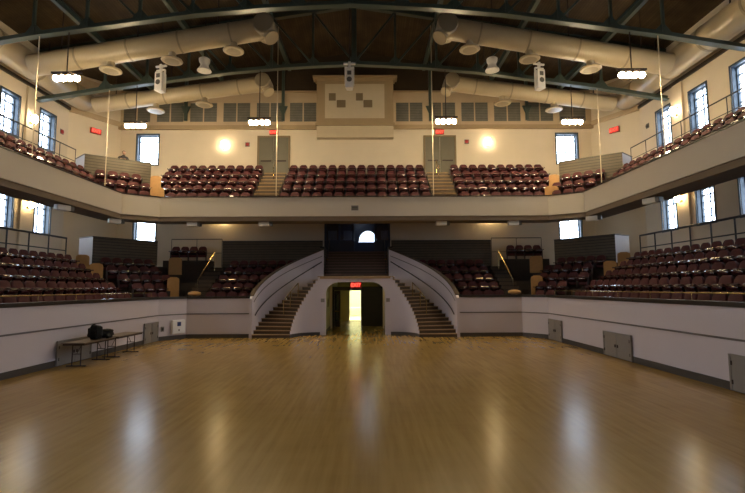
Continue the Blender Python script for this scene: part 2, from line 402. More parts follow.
# projecting box with the pattern of squares
t = thing('wall_box', 'large tan framed box with four brown squares high on the back wall', 'wall box', (-.1, 29, 12.05))
MB().box(-2.55, 2.35, 28.45, 28.97, 12.95, 15.9).obj('box_body', 'frame_tan', t)
MB().box(-2.55, 2.35, 28.55, 28.97, 12.05, 12.95).obj('lower_apron', 'panel_cream', t)
MB().box(-2.8, 2.6, 28.3, 28.98, 15.9, 16.06).box(-2.68, 2.48, 28.38, 28.98, 15.78, 15.9).obj('cornice', 'frame_tan', t)
MB().box(-2.62, 2.42, 28.4, 28.97, 12.82, 12.98).obj('sill', 'frame_tan', t)
MB().box(-2.02, 1.78, 28.41, 28.46, 13.27, 15.52).obj('face_panel', 'panel_cream', t)
for (px, pz) in ((-1.55, 14.65), (-.98, 14.2), (.18, 14.65), (.72, 14.2)):
    MB().box(px - .22 - (.06 if pz < 14.4 else 0), px + .22 + (.06 if pz < 14.4 else 0), 28.385, 28.412, pz - .23, pz + .25).obj('square', 'square', t)

# ------------------------------------------------------------------ lower bowl: white wall, tiers
def wall_strip(poly, i, d0, d1, z0, z1, mb):
    a, b = off(poly, d0), off(poly, d1); mb.prism([a[i], a[i + 1], b[i + 1], b[i]], z0, z1)
for i, nm in ((0, 'left'), (1, 'corner_left'), (3, 'corner_right'), (4, 'right')):
    mb = MB(); wall_strip(LOW, i, 0, .18, 0, 2.0, mb); struct('wall_floor_' + nm, mb, 'white')
for s_, nm in ((-1, 'back_left'), (1, 'back_right')):
    struct('wall_floor_' + nm, MB().box(min(s_ * 8.6, s_ * 5.2), max(s_ * 8.6, s_ * 5.2), 23.8, 23.98, 0, 2.0), 'white')
def run(i, d0, d1, z0, z1, mb):
    if i == 2:
        for s_ in (-1, 1):
            mb.box(min(s_ * (8.6 + .5 * min(0, d0)), s_ * 5.35), max(s_ * (8.6 + .5 * min(0, d0)), s_ * 5.35), 23.8 + d0, 23.8 + d1, z0, z1)
    else: wall_strip(LOW, i, d0, d1, z0, z1, mb)
for k, (nm, d0, d1, z0, z1, m) in enumerate((('baseboard_lower', -.03, 0, 0, .2, 'base'), ('trim_5', -.025, 0, 1.2, 1.25, 'stripe'), ('trim_6', -.05, .24, 2.0, 2.12, 'dark'))):
    mb = MB()
    for i in range(5): run(i, d0, d1, z0, z1, mb)
    struct(nm, mb, m)

ROW = 0.9; RISE = 0.47; Z0 = 1.45
def stair_x(y, r):
    """outer edge of the curved stair (|x|) at depth y"""
    d = y - SYC
    if d <= 0: return SXC + r
    if d >= r: return 2.1
    return max(2.1, SXC + math.sqrt(r * r - d * d))
tb = MB()
for k in range(6):
    d0, d1 = (.18 if k == 0 else .35 + ROW * k), .35 + ROW * (k + 1)
    if k == 5: d1 = 5.15
    z = Z0 + RISE * k
    a, b = off(LOW, d0), off(LOW, d1)
    for i in (0, 1, 3, 4): tb.prism([a[i], a[i + 1], b[i + 1], b[i]], z - .9, z)
    for s_ in (-1, 1):
        ya, yb = 23.8 + d0, 23.8 + d1
        cur = [(s_ * stair_x(ya + (yb - ya) * q / 5, SR2 + .16), ya + (yb - ya) * q / 5) for q in range(6)]
        xa, xb = (a[2].x, b[2].x) if s_ < 0 else (a[3].x, b[3].x)
        tb.prism([(xa, ya)] + cur + [(xb, yb)], z - .9, z)
a = off(LOW, 5.15)
for s_ in (-1, 1):
    tb.prism([(s_ * -a[0].x, YB), (s_ * -a[1].x, a[1].y), (s_ * -a[2].x, a[2].y), (s_ * 15.2, 29), (s_ * 16.8, 26.3), (s_ * 16.8, YB)], 3.3, 3.85)
for s_ in (-1, 1): tb.box(min(s_ * 9.0, s_ * 11.75), max(s_ * 9.0, s_ * 11.75), 27.95, 28.98, 3.3, 4.22)
struct('floor_lower_tiers', tb, 'tier')

# ------------------------------------------------------------------ balcony
fb = MB()
for i in range(5): wall_strip(BAL, i, 0, .2, 6.28, 7.33, fb)
struct('wall_balcony_front', fb, 'fascia')
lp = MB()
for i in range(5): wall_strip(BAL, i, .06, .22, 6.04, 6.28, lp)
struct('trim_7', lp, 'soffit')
cp = MB()
for i in range(5): wall_strip(BAL, i, -.03, .24, 7.3, 7.36, cp)
struct('trim_8', cp, 'dark')
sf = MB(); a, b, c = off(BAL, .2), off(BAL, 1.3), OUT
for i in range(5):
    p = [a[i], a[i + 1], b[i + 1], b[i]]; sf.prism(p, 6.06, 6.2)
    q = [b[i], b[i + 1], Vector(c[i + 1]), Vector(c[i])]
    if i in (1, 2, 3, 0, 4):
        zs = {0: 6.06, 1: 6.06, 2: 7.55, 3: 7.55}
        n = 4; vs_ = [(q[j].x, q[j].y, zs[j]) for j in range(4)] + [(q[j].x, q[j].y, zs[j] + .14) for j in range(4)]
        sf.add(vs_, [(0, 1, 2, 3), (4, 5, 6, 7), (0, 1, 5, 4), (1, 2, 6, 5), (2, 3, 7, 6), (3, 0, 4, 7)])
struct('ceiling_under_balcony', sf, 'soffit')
BRISE = 0.6; BZ = 6.88; BROW = 0.8
bt = MB()
for k in range(5):
    d0, d1 = (.2 if k == 0 else .35 + BROW * k), .35 + BROW * (k + 1); z = BZ + BRISE * k
    a, b = off(BAL, d0), off(BAL, d1)
    for i in range(5):
        if i == 2 or k < 3:
            if i == 2: bt.prism([(a[2].x + (.6 * k - .3), a[2].y), (a[3].x - (.6 * k - .3), a[3].y), (b[3].x - (.6 * k - .3), b[3].y), (b[2].x + (.6 * k - .3), b[2].y)] if k else [a[2], a[3], b[3], b[2]], z - .6, z)
            else: bt.prism([a[i], a[i + 1], b[i + 1], b[i]], z - .5, z)
bt.box(-10.4, 10.4, 28.3, 29, 9.0, 9.6)
a2, a3 = off(BAL, .35 + BROW * 2), off(BAL, .35 + BROW * 3)
for s_ in (-1, 1):
    bt.prism([(s_ * -a3[0].x, YB), (s_ * -a3[1].x, a3[1].y), (s_ * -a3[2].x, a3[2].y), (s_ * 10.4, 28.9), (s_ * 15.2, 28.98), (s_ * 16.78, 26.3), (s_ * 16.78, YB)], 8.0, 8.62)
struct('floor_balcony_tiers', bt, 'tier')

# ------------------------------------------------------------------ arch, corridor and bright room under the landing
ar = MB(); N = 24; AZ = 2.83; AX = 1.6; RX = .75; RZ = .62
arc = [(-AX, 0)]
for q in range(N // 2 + 1): th = PI - PI / 2 * q / (N // 2); arc.append((-AX + RX + RX * math.cos(th), AZ - RZ + RZ * math.sin(th)))
for q in range(N // 2 + 1): th = PI / 2 - PI / 2 * q / (N // 2); arc.append((AX - RX + RX * math.cos(th), AZ - RZ + RZ * math.sin(th)))
arc.append((AX, 0))
n = len(arc); top = ZL - .14
for i in range(n - 1):
    (x0, z0), (x1, z1) = arc[i], arc[i + 1]
    if abs(x1 - x0) < 1e-6: continue
    ar.add([(x0, 24.98, z0), (x1, 24.98, z1), (x1, 24.98, top), (x0, 24.98, top), (x0, 25.25, z0), (x1, 25.25, z1), (x1, 25.25, top), (x0, 25.25, top)],
           [(0, 1, 2, 3), (7, 6, 5, 4), (0, 4, 5, 1)])
for s_ in (-1, 1): ar.box(min(s_ * 1.6, s_ * 1.92), max(s_ * 1.6, s_ * 1.92), 24.98, 25.25, 0, top)
struct('wall_arch', ar, 'white')
struct('floor_landing', MB().box(-1.9, 1.9, 24.9, 26.95, ZL - .14, ZL), 'tread')
struct('wall_corridor_left', MB().box(-1.9, -1.7, 25.25, 36, 0, 2.95), 'corridor')
struct('wall_corridor_right', MB().box(1.7, 1.9, 25.25, 36, 0, 2.95), 'corridor')
struct('ceiling_corridor', MB().box(-1.9, 1.9, 25.25, 36, 2.95, 3.0), 'corridor')
struct('wall_corridor_end', MB().box(-1.9, -.78, 36, 36.2, 0, 2.95).box(.16, 1.9, 36, 36.2, 0, 2.95).box(-.78, .16, 36, 36.2, 2.35, 2.95), 'corridor')
struct('floor_far_room', MB().box(-4, 4, 36.2, 43, -.2, 0), 'bright')
struct('wall_far_room', MB().box(-4.2, -4, 36, 43, 0, 3.2).box(4, 4.2, 36, 43, 0, 3.2).box(-4.2, 4.2, 43, 43.2, 0, 3.2), 'bright')
struct('ceiling_far_room', MB().box(-4.2, 4.2, 36, 43.2, 3.2, 3.3), 'bright')
struct('baseboard_corridor', MB().box(-1.7, -1.67, 25.25, 36, 0, .16).box(1.67, 1.7, 25.25, 36, 0, .16), 'base')
t = thing('room_bench', 'pale long bench seen through the bright doorway at the end of the passage', 'bench', (-.3, 41, 0))
MB().box(-2, 1.6, 40.7, 41.2, .75, .82).obj('bench_top', 'wht', t)
for x in (-1.8, 1.4): MB().box(x - .03, x + .03, 40.75, 41.15, 0, .75).obj('leg', 'hatch', t)
# passage double door at mid depth
DY = 30.4
fr = MB().box(-1.7, -1.55, DY - .06, DY + .06, 0, 2.6).box(1.55, 1.7, DY - .06, DY + .06, 0, 2.6).box(-1.55, 1.55, DY - .06, DY + .06, 2.35, 2.6)
fo = struct('door_1', fr, 'door_dark')
MB().box(.2, 1.55, DY - .025, DY + .025, 0.01, 2.35).obj('closed_leaf', 'door_dark', fo)
lf = bpy.data.objects.new('open_leaf_hinge', None)
ang = math.radians(-62)
mt = Matrix.Translation((-1.52, DY - .02, 0)) @ Matrix.Rotation(ang, 4, 'Z')
l1 = MB().box(0, .1, -.025, .025, .02, 2.33).box(.75, .86, -.025, .025, .02, 2.33).box(.1, .75, -.025, .025, .02, .35).box(.1, .75, -.025, .025, 2.15, 2.33).box(.1, .75, -.025, .025, .98, 1.08)
bpy.data.objects.remove(lf)
lo = l1.xform(mt).obj('open_leaf', 'door_dark', fo)
MB().box(.1, .75, -.008, .008, .35, .98).box(.1, .75, -.008, .008, 1.08, 2.15).xform(mt).obj('leaf_glass', 'doorglass', lo)
MB().box(.08, .8, -.07, -.04, .98, 1.05).xform(mt).obj('push_bar', 'brass', lo)
def ceil_light(name, label, x, y, z, w, l, m='hallbulb'):
    t = thing(name, label, 'ceiling light', (x, y, z))
    MB().box(x - w / 2, x + w / 2, y - l / 2, y + l / 2, z - .05, z).obj('housing', 'wht', t)
    MB().box(x - w / 2 + .04, x + w / 2 - .04, y - l / 2 + .04, y + l / 2 - .04, z - .065, z - .05).obj('diffuser', m, t)
ceil_light('ceiling_light', 'bright flat ceiling light in the far yellow-lit room', -.3, 38.5, 3.2, 1.8, 1.6)
M['lobbyfill'] = mat('lobby_fill', (0.75, 0.85, 1.0), emit=9)  # emission of the added lobby fill light
M['hall_dim'] = mat('hall_diffuser_dim', (1.0, 0.9, 0.45), emit=7)
ceil_light('ceiling_light', 'dim yellow ceiling light inside the arched passage, on its right', 1.2, 27.6, 2.95, .5, .9, 'hall_dim')
t = thing('wall_notice', 'small dark notice on the left wall of the arched passage', 'notice', (-1.69, 27.6, 1.6))
MB().box(-1.7, -1.68, 27.3, 27.8, 1.4, 1.9).obj('sheet', 'door_grey', t); MB().box(-1.68, -1.675, 27.36, 27.74, 1.5, 1.8).obj('print', 'door_dark', t)

# ------------------------------------------------------------------ curved stairs
NS = 17
def staircase(s_):
    nm = 'left' if s_ < 0 else 'right'
    t = thing('staircase', 'curved brown staircase with white parapet rising %s of the arched passage' % nm, 'staircase', (s_ * 4.2, 23.7, 0), 0, 'twin curved stairs')
    def P(a, r): return (s_ * (SXC + r * math.cos(a)), SYC + r * math.sin(a))
    bs = MB()
    for i in range(NS):
        a0, a1 = PI / 2 * i / NS, PI / 2 * (i + 1) / NS; z = ZL * (i + 1) / NS; am = (a0 + a1) / 2
        bs.prism([P(a0, SR1), P(a0, SR2), P(am, SR2), P(a1, SR2), P(a1, SR1), P(am, SR1)], 0, z - .04)
    bs.obj('stair_body', 'white', t)
    for i in range(NS):
        a0, a1 = PI / 2 * i / NS, PI / 2 * (i + 1) / NS; z = ZL * (i + 1) / NS; am = (a0 + a1) / 2
        e = -.012
        td = MB().prism([P(a0 + e, SR1 - .03), P(a0 + e, SR2), P(am, SR2), P(a1, SR2), P(a1, SR1 - .03), P(am, SR1 - .03)], z - .04, z)
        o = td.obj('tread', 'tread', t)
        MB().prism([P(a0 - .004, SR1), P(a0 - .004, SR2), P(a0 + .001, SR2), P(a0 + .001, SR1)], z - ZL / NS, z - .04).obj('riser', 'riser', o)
    def ptop(a): return 2.0 + 2.75 * a / (PI / 2) + .18 * math.sin(2 * a)
    K = 28
    pw, cap, hr, st = MB(), MB(), [], MB()
    for i in range(K):
        a0, a1 = PI / 2 * i / K, PI / 2 * (i + 1) / K
        for mb, r0, r1, zl, zh in ((pw, SR2, SR2 + .15, lambda a: max(0, ZL * a / (PI / 2) - .6) if a > .3 else 0, ptop), (cap, SR2 - .02, SR2 + .2, ptop, lambda a: ptop(a) + .07)):
            q = [P(a0, r0), P(a1, r0), P(a1, r1), P(a0, r1)]; aa = [a0, a1, a1, a0]
            if mb is cap and i < 1: continue
            vs_ = [(q[j][0], q[j][1], zl(aa[j])) for j in range(4)] + [(q[j][0], q[j][1], zh(aa[j])) for j in range(4)]
            mb.add(vs_, [(0, 1, 2, 3), (4, 5, 6, 7), (0, 1, 5, 4), (1, 2, 6, 5), (2, 3, 7, 6), (3, 0, 4, 7)])
    pw.obj('parapet', 'white', t)
    cap.obj('parapet_cap', 'riser', t)
    # dark moulding line and wall handrail
    hp = [(*P(PI / 2 * (.06 + .92 * i / 20), SR2 - .07), ZL * (.06 + .92 * i / 20) + .95) for i in range(21)]
    h = MB().tube(hp, .028, 8).obj('handrail', 'rail', t, True)
    for i in (3, 8, 13, 18):
        MB().tube([(hp[i][0], hp[i][1], hp[i][2]), (*P(PI / 2 * (.06 + .92 * i / 20), SR2 + .01), hp[i][2] - .06)], .02, 6).obj('bracket', 'rail', h)
    lp_ = [(*P(PI / 2 * (.05 + .93 * i / 20), SR2 - .012), ptop(PI / 2 * (.05 + .93 * i / 20)) - .34) for i in range(21)]
    MB().tube(lp_, .022, 6).obj('moulding', 'stripe', t)
    # middle brass rail
    rm = (SR1 + SR2) / 2 - .25
    mp = [(*P(PI / 2 * (.3 + .3 * i / 10), rm), ZL * (.3 + .3 * i / 10) + .9) for i in range(11)]
    m_ = MB().tube([(mp[0][0], mp[0][1], mp[0][2] - .9)] + mp, .024, 8).obj('middle_rail', 'brass', t, True)
    MB().tube([mp[-1], (mp[-1][0], mp[-1][1], mp[-1][2] - .9)], .024, 8).obj('post', 'brass', m_)
    MB().tube([mp[5], (mp[5][0], mp[5][1], mp[5][2] - .9)], .024, 8).obj('post', 'brass', m_)
    # baseboard of the inner curve
    bb = MB()
    for i in range(10):
        a0, a1 = PI / 2 * i / 10, PI / 2 * (i + 1) / 10
        bb.prism([P(a0, SR1), P(a1, SR1), P(a1, SR1 - .025), P(a0, SR1 - .025)], 0, .16)
    bb.obj('baseboard', 'base', t)
    return t
staircase(-1); staircase(1)
t = thing('signs_plate', 'small grey plate on the white wall left of the arched passage', 'plate', (-1.76, 24.97, 1.9)); MB().box(-1.86, -1.66, 24.95, 24.98, 1.75, 1.95).obj('plate_face', 'hatch', t)
t.name = 'wall_plate'
t = thing('wall_plate', 'small grey plate on the white wall right of the arched passage', 'plate', (1.76, 24.97, 1.9)); MB().box(1.66, 1.86, 24.95, 24.98, 1.75, 1.95).obj('plate_face', 'hatch', t)

M['flight'] = mat('flight_carpet', (0.20, 0.11, 0.09), 0.7, 0.15, 8)
# straight flight from the landing up to the lobby
t = thing('stair_flight', 'straight dark brown flight from the landing up to the blue lobby doors', 'stairs', (0, 27, ZL))
for i in range(9):
    z = ZL + .18 * (i + 1); y = 26.95 + .22 * i
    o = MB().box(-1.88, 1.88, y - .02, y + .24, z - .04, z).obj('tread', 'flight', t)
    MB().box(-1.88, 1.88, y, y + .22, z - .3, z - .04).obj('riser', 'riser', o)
for s_ in (-1, 1):
    tt = thing('cheek_wall', 'dark brown boarded side wall %s of the straight flight' % ('left' if s_ < 0 else 'right'), 'side wall', (s_ * 2, 28, 2.6))
    MB().box(min(s_ * 1.9, s_ * 2.1), max(s_ * 1.9, s_ * 2.1), 26.9, 29, 2.6, 4.85).obj('boards', 'slat', tt)
    MB().box(min(s_ * 1.87, s_ * 2.13), max(s_ * 1.87, s_ * 2.13), 26.9, 29, 4.85, 4.93).obj('cap', 'dark', tt)
    hr_ = MB().tube([(s_ * 1.72, 27.05, ZL + .18), (s_ * 1.72, 27.05, ZL + 1.0), (s_ * 1.72, 28.85, ZL + 2.45), (s_ * 1.72, 28.85, ZL + 1.62)], .025, 8).obj('handrail', 'rail', t, True)
    MB().ball((s_ * 1.72, 27.05, ZL + 1.04), .06).obj('knob', 'brass', hr_, True)
# lobby behind the back wall
struct('floor_lobby', MB().box(-3, 3, 29.1, 33.5, 4.57, 4.77), 'gable')
lw = MB().box(-3.2, -3, 29.45, 33.5, 4.5, 7.6).box(3, 3.2, 29.45, 33.5, 4.5, 7.6)
lw.box(-3.2, .02, 33.2, 33.4, 4.5, 7.6).box(1.32, 3.2, 33.2, 33.4, 4.5, 7.6).box(.02, 1.32, 33.2, 33.4, 4.5, 5.78)
ah = [(.67 - .65 * math.cos(PI * q / 16), 5.95 + .72 * math.sin(PI * q / 16)) for q in range(17)]
for i in range(16):
    (x0, z0), (x1, z1) = ah[i], ah[i + 1]
    lw.add([(x0, 33.2, z0), (x1, 33.2, z1), (x1, 33.2, 7.6), (x0, 33.2, 7.6), (x0, 33.4, z0), (x1, 33.4, z1), (x1, 33.4, 7.6), (x0, 33.4, 7.6)], [(0, 1, 2, 3), (7, 6, 5, 4), (0, 4, 5, 1)])
struct('wall_lobby', lw, 'navy')
struct('ceiling_lobby', MB().box(-3.2, 3.2, 29.4, 33.5, 7.6, 7.7), 'navy')
WN[0] += 1
f = MB().bar((.05, 33.3, 5.8), (1.29, 33.3, 5.8), .06).bar((.05, 33.3, 5.8), (.05, 33.3, 5.97), .05).bar((1.29, 33.3, 5.8), (1.29, 33.3, 5.97), .05)
for i in range(16): f.bar((ah[i][0], 33.3, ah[i][1]), (ah[i + 1][0], 33.3, ah[i + 1][1]), .06)
fo = struct('window_%d' % WN[0], f, 'navy')
MB().add([(.05, 33.32, 5.8), (1.29, 33.32, 5.8)] + [(x, 33.32, z) for x, z in ah[::-1]], [tuple(range(19))]).obj('pane', 'archglass', fo)
for k, (x0, x1) in enumerate(((-2.2, -1.55), (-1.1, -.4), (1.6, 2.1))):  # pale panels added to imitate light reflecting in the lobby door panes
    t = thing('pane_sheen', 'pale blue-grey panel added to imitate light reflected in the lobby glass, %s of three' % ordn[k] + ' from left', 'board', (x0, 33.17, 5.7))
    MB().box(x0, x1, 33.16, 33.195, 5.7, 6.65).obj('sheen_face', 'slat_end', t); MB().box(x0 - .05, x1 + .05, 33.175, 33.2, 5.65, 6.7).obj('sheen_frame', 'iron', t)
ceil_light('ceiling_light', 'square pale fill light added unseen to brighten the dark lobby', 0, 31.5, 7.6, .8, .8, 'lobbyfill')  # unseen light, added so the navy lobby walls show
# lobby glass doors
fr = MB().box(-2.1, 2.1, 29.22, 29.34, 6.75, 7.0)
for x in (-2.05, -1.15, -.25, 1.15, 2.05): fr.box(x - .06, x + .06, 29.22, 29.34, 4.77, 6.75)
for x0, x1 in ((-2, -1.2), (-1.1, -.3), (1.2, 2.0)):
    fr.box(x0, x1, 29.25, 29.31, 4.8, 5.55)
fo = struct('door_2', fr, 'navy')
for x0, x1 in ((-2, -1.2), (-1.1, -.3), (1.2, 2.0)):
    MB().box(x0 + .01, x1 - .01, 29.27, 29.29, 5.55, 6.75).obj('pane', 'doorglass', fo)

# ------------------------------------------------------------------ balcony doors
for s_ in (-1, 1):
    x = s_ * 5.35
    nm = 'door_3' if s_ < 0 else 'door_4'
    f = MB().box(x - 1.05, x - .95, 28.9, 29, 9.6, 12.3).box(x + .95, x + 1.05, 28.9, 29, 9.6, 12.3).box(x - .95, x + .95, 28.9, 29, 12.2, 12.3)
    fo = struct(nm, f, 'square')
    for q in (-1, 1):
        lf = MB().box(x + (q - 1) * .475 + .01, x + (q + 1) * .475 - .01, 28.93, 28.98, 9.62, 12.2).obj('door_leaf', 'door_grey', fo)
        MB().box(x + q * .475 - .34, x + q * .475 + .34, 28.89, 28.93, 10.6, 10.68).obj('push_bar', 'iron', lf)

# ------------------------------------------------------------------ exit signs
def exit_sign(label, x, y, z, rz, w=.42, hang=0.0):
    t = thing('exit_sign', label, 'exit sign', (x, y, z), rz, 'red exit signs')
    mw = parent_matrix(t)
    MB().box(-w / 2, w / 2, -.05, .05, -w * .28, w * .28).xform(mw).obj('sign_box', 'signbody', t)
    cu = bpy.data.curves.new('exit_text', 'FONT'); cu.body = 'EXIT'; cu.size = w * .42; cu.align_x = 'CENTER'; cu.align_y = 'CENTER'; cu.extrude = .004; cu.offset = .006
    tmp = bpy.data.objects.new('tmp_text', cu); C.objects.link(tmp)
    me = bpy.data.meshes.new_from_object(tmp.evaluated_get(bpy.context.evaluated_depsgraph_get())); bpy.data.objects.remove(tmp)
    me.transform(Matrix.Translation((0, -.056, 0)) @ Matrix.Rotation(PI / 2, 4, 'X')); me.materials.clear(); me.materials.append(M['signred'])
    o = bpy.data.objects.new('lettering', me); C.objects.link(o); o.parent = t
    if hang: MB().box(-.03, .03, -.02, .02, w * .28, w * .28 + hang).xform(mw).obj('stem', 'iron', t)
exit_sign('red EXIT sign hanging in the arched passage between the curved stairs', .02, 25.35, 2.66, 0, .62, .12)
exit_sign('red EXIT sign over the left double door of the balcony', -5.35, 28.93, 12.52, 0, .55)
exit_sign('red EXIT sign over the right double door of the balcony', 5.35, 28.93, 12.52, 0, .55)
nl = math.atan2(2.7, 1.6)
exit_sign('red EXIT sign high on the left corner wall above the boarded enclosure', -16.0 + .06, 27.55, 12.15, nl, .6)
exit_sign('red EXIT sign high on the right corner wall above the boarded enclosure', 16.0 - .06, 27.55, 12.15, -nl, .6)

# ------------------------------------------------------------------ boarded partitions
def partition(label, pts, z0, z1, m, endm=None, ends=()):
    t = thing('boarded_partition', label, 'partition', (pts[0][0], pts[0][1], z0), 0, 'boarded partitions behind the seats')
    mb = MB(); cpb = MB(); a, b = off(pts, -.05), off(pts, .07); c, d = off(pts, -.08), off(pts, .1)
    for i in range(len(pts) - 1):
        tgt = mb
        if i in ends: tgt = MB()
        tgt.prism([a[i], a[i + 1], b[i + 1], b[i]], z0, z1)
        if i in ends: tgt.obj('end_panel', endm, t)
        cpb.prism([c[i], c[i + 1], d[i + 1], d[i]], z1, z1 + .05)
    mb.obj('boards', m, t); cpb.obj('cap', m if m == 'slat_up' else 'dark', t)
partition('brown boarded partition behind the lower seats left of the lobby', [(-8.4, 28.75), (-2.15, 28.75)], 3.8, 5.42, 'slat')
partition('brown boarded partition behind the lower seats right of the lobby', [(2.15, 28.75), (8.4, 28.75)], 3.8, 5.42, 'slat')
partition('dark boarded enclosure behind the lower left corner seats', [(-15.2, 25.4), (-14.06, 24.7), (-11.95, 27.55)], 3.8, 5.3, 'slat', 'slat_end', (0,))
partition('dark boarded enclosure behind the lower right corner seats', [(11.95, 27.55), (14.06, 24.7), (15.2, 25.4)], 3.8, 5.3, 'slat', 'slat_end', (1,))
partition('tan boarded enclosure behind the left corner seats of the balcony', [(-15.5, 25.2), (-14.5, 24.35), (-11.85, 26.2)], 8.1, 9.72, 'slat_up', 'slat_end', (0,))
partition('tan boarded enclosure behind the right corner seats of the balcony', [(11.85, 26.2), (14.5, 24.35), (15.5, 25.2)], 8.1, 9.72, 'slat_up', 'slat_end', (1,))

# ------------------------------------------------------------------ theatre seats
SP = 0.585
def seat_parts():
    out = []
    pr = [(-.235, .22), (.235, .22), (.255, .66), (.235, .77), (.195, .85), (.12, .9), (-.12, .9), (-.195, .85), (-.235, .77), (-.255, .66)]
    lean = lambda z: .13 + (z - .36) * .2
    n = len(pr); v = []
    for lay, (dy, sc_) in enumerate(((-.055, .86), (-.035, 1.0), (.03, 1.0))):
        v += [(x * sc_, lean(z) + dy, .62 + (z - .62) * (sc_ if lay == 0 else 1)) for x, z in pr]
    f = [tuple(range(n - 1, -1, -1)), tuple(range(2 * n, 3 * n))]
    for l in range(2): f += [(l * n + i, l * n + (i + 1) % n, (l + 1) * n + (i + 1) % n, (l + 1) * n + i) for i in range(n)]
    b = MB(); b.add(v, f); out.append(('backrest', b, 'seat'))
    # tipped-up seat, its shiny shell towards the front
    prof = [(.05, .36), (-.06, .40), (-.125, .47), (-.14, .55), (-.115, .625), (-.06, .655), (-.01, .64), (.035, .5)]
    q = MB(); v = []
    for x, k in ((-.225, .8), (-.19, 1), (.19, 1), (.225, .8)): v += [(x, y * k + (1 - k) * -.03, .5 + (z - .5) * k) for y, z in prof]
    m_ = len(prof); f = [tuple(range(m_ - 1, -1, -1)), tuple(range(3 * m_, 4 * m_))]
    for l in range(3): f += [(l * m_ + i, l * m_ + (i + 1) % m_, (l + 1) * m_ + (i + 1) % m_, (l + 1) * m_ + i) for i in range(m_)]
    q.add(v, f); out.append(('seat', q, 'shell'))
    for s_ in (-1, 1):
        x = s_ * .267
        a = MB().box(x - .013, x + .013, -.02, .12, 0, .56).box(x - .013, x + .013, .12, .19, .3, .62).box(x - .022, x + .022, -.2, .17, .56, .61)
        out.append(('armrest', a, 'iron'))
    return out
SEATS = []   # (block key, row, index, x, y, z, rot)
def seat_row(block, row, p0, p1, n, z, rot, x0=0):
    for i in range(n):
        u = (i + .5) / n
        SEATS.append((block, row, i, p0[0] + (p1[0] - p0[0]) * u, p0[1] + (p1[1] - p0[1]) * u, z, rot))
def block_seg(block, poly, i, ds, zs, gap0, gap1, face, far=None, flip=False):
    """rows parallel to segment i of poly, gaps left at its two ends"""
    for r, (d, z) in enumerate(zip(ds, zs)):
        q = off(poly, d); a, b = q[i], q[i + 1]
        t = (b - a).normalized(); n = Vector((-t.y, t.x)); pick = lambda g: g[r] if isinstance(g, tuple) else g
        a = a + t * pick(gap0); b = b - t * pick(gap1)
        if far is not None: a = Vector((a.x, max(a.y, far))) if t.y > 0 else a; b = Vector((b.x, max(b.y, far))) if t.y < 0 else b
        L = (b - a).length; k = int(L / SP + .02)
        if k < 1: continue
        if flip: a, b, t = b, a, -t
        b = a + t * (k * SP)
        nn = -n; rot = math.atan2(nn.x, -nn.y)
        seat_row(block, r, a, b, k, z, rot)
LD = [.85 + ROW * k for k in range(5)]; LZS = [Z0 + RISE * k for k in range(5)]
BD = [.82 + BROW * k for k in range(5)]; BZS = [BZ + BRISE * k for k in range(5)]
block_seg('lower left side', LOW, 0, LD, LZS, 0, .95, 1, far=10.0, flip=True)
block_seg('lower right side', LOW, 4, LD, LZS, .95, 0, 1, far=10.0)
block_seg('lower left corner', LOW, 1, LD[:5], LZS, (.2, .2, .2, .3, .7), (.55, .55, .55, .75, 1.5), 1)
block_seg('lower right corner', LOW, 3, LD[:5], LZS, (.55, .55, .55, .75, 1.5), (.2, .2, .2, .3, .7), 1)
for r in range(5):
    y = 23.8 + LD[r]; xi = max(stair_x(y + .3, SR2 + .2), stair_x(y - .3, SR2 + .2)) + .12 if r < 4 else 2.25
    xo = 8.05 - .05 * r
    k = int((xo - xi) / SP)
    seat_row('lower left back', r, (-xo, y), (-xo + k * SP, y), k, LZS[r], 0)
    seat_row('lower right back', r, (xo - k * SP, y), (xo, y), k, LZS[r], 0)
seat_row('lower left raised', 0, (-11.5, 28.35), (-9.3, 28.35), 4, 4.22, 0)
seat_row('lower right raised', 0, (9.3, 28.35), (11.5, 28.35), 4, 4.22, 0)
for r in range(5):
    y = 24 + BD[r]
    seat_row('balcony centre', r, (-4.22, y), (4.22, y), 14, BZS[r], 0)
    k = (8, 9, 10, 10, 10)[r]; e = 5.75 + .05 * (r > 2)
    seat_row('balcony left', r, (-e - k * SP, y), (-e, y), k, BZS[r], 0)
    seat_row('balcony right', r, (e, y), (e + k * SP, y), k, BZS[r], 0)
block_seg('balcony left corner', BAL, 1, [BD[0], BD[1], 2.32], BZS, (.1, .1, .1), (.2, .3, .9), 1)
block_seg('balcony right corner', BAL, 3, [BD[0], BD[1], 2.32], BZS, (.2, .3, .9), (.1, .1, .1), 1)
block_seg('balcony left side', BAL, 0, BD[:3], BZS, 0, .25, 1, far=12.0, flip=True)
block_seg('balcony right side', BAL, 4, BD[:3], BZS, .25, 0, 1, far=12.0)
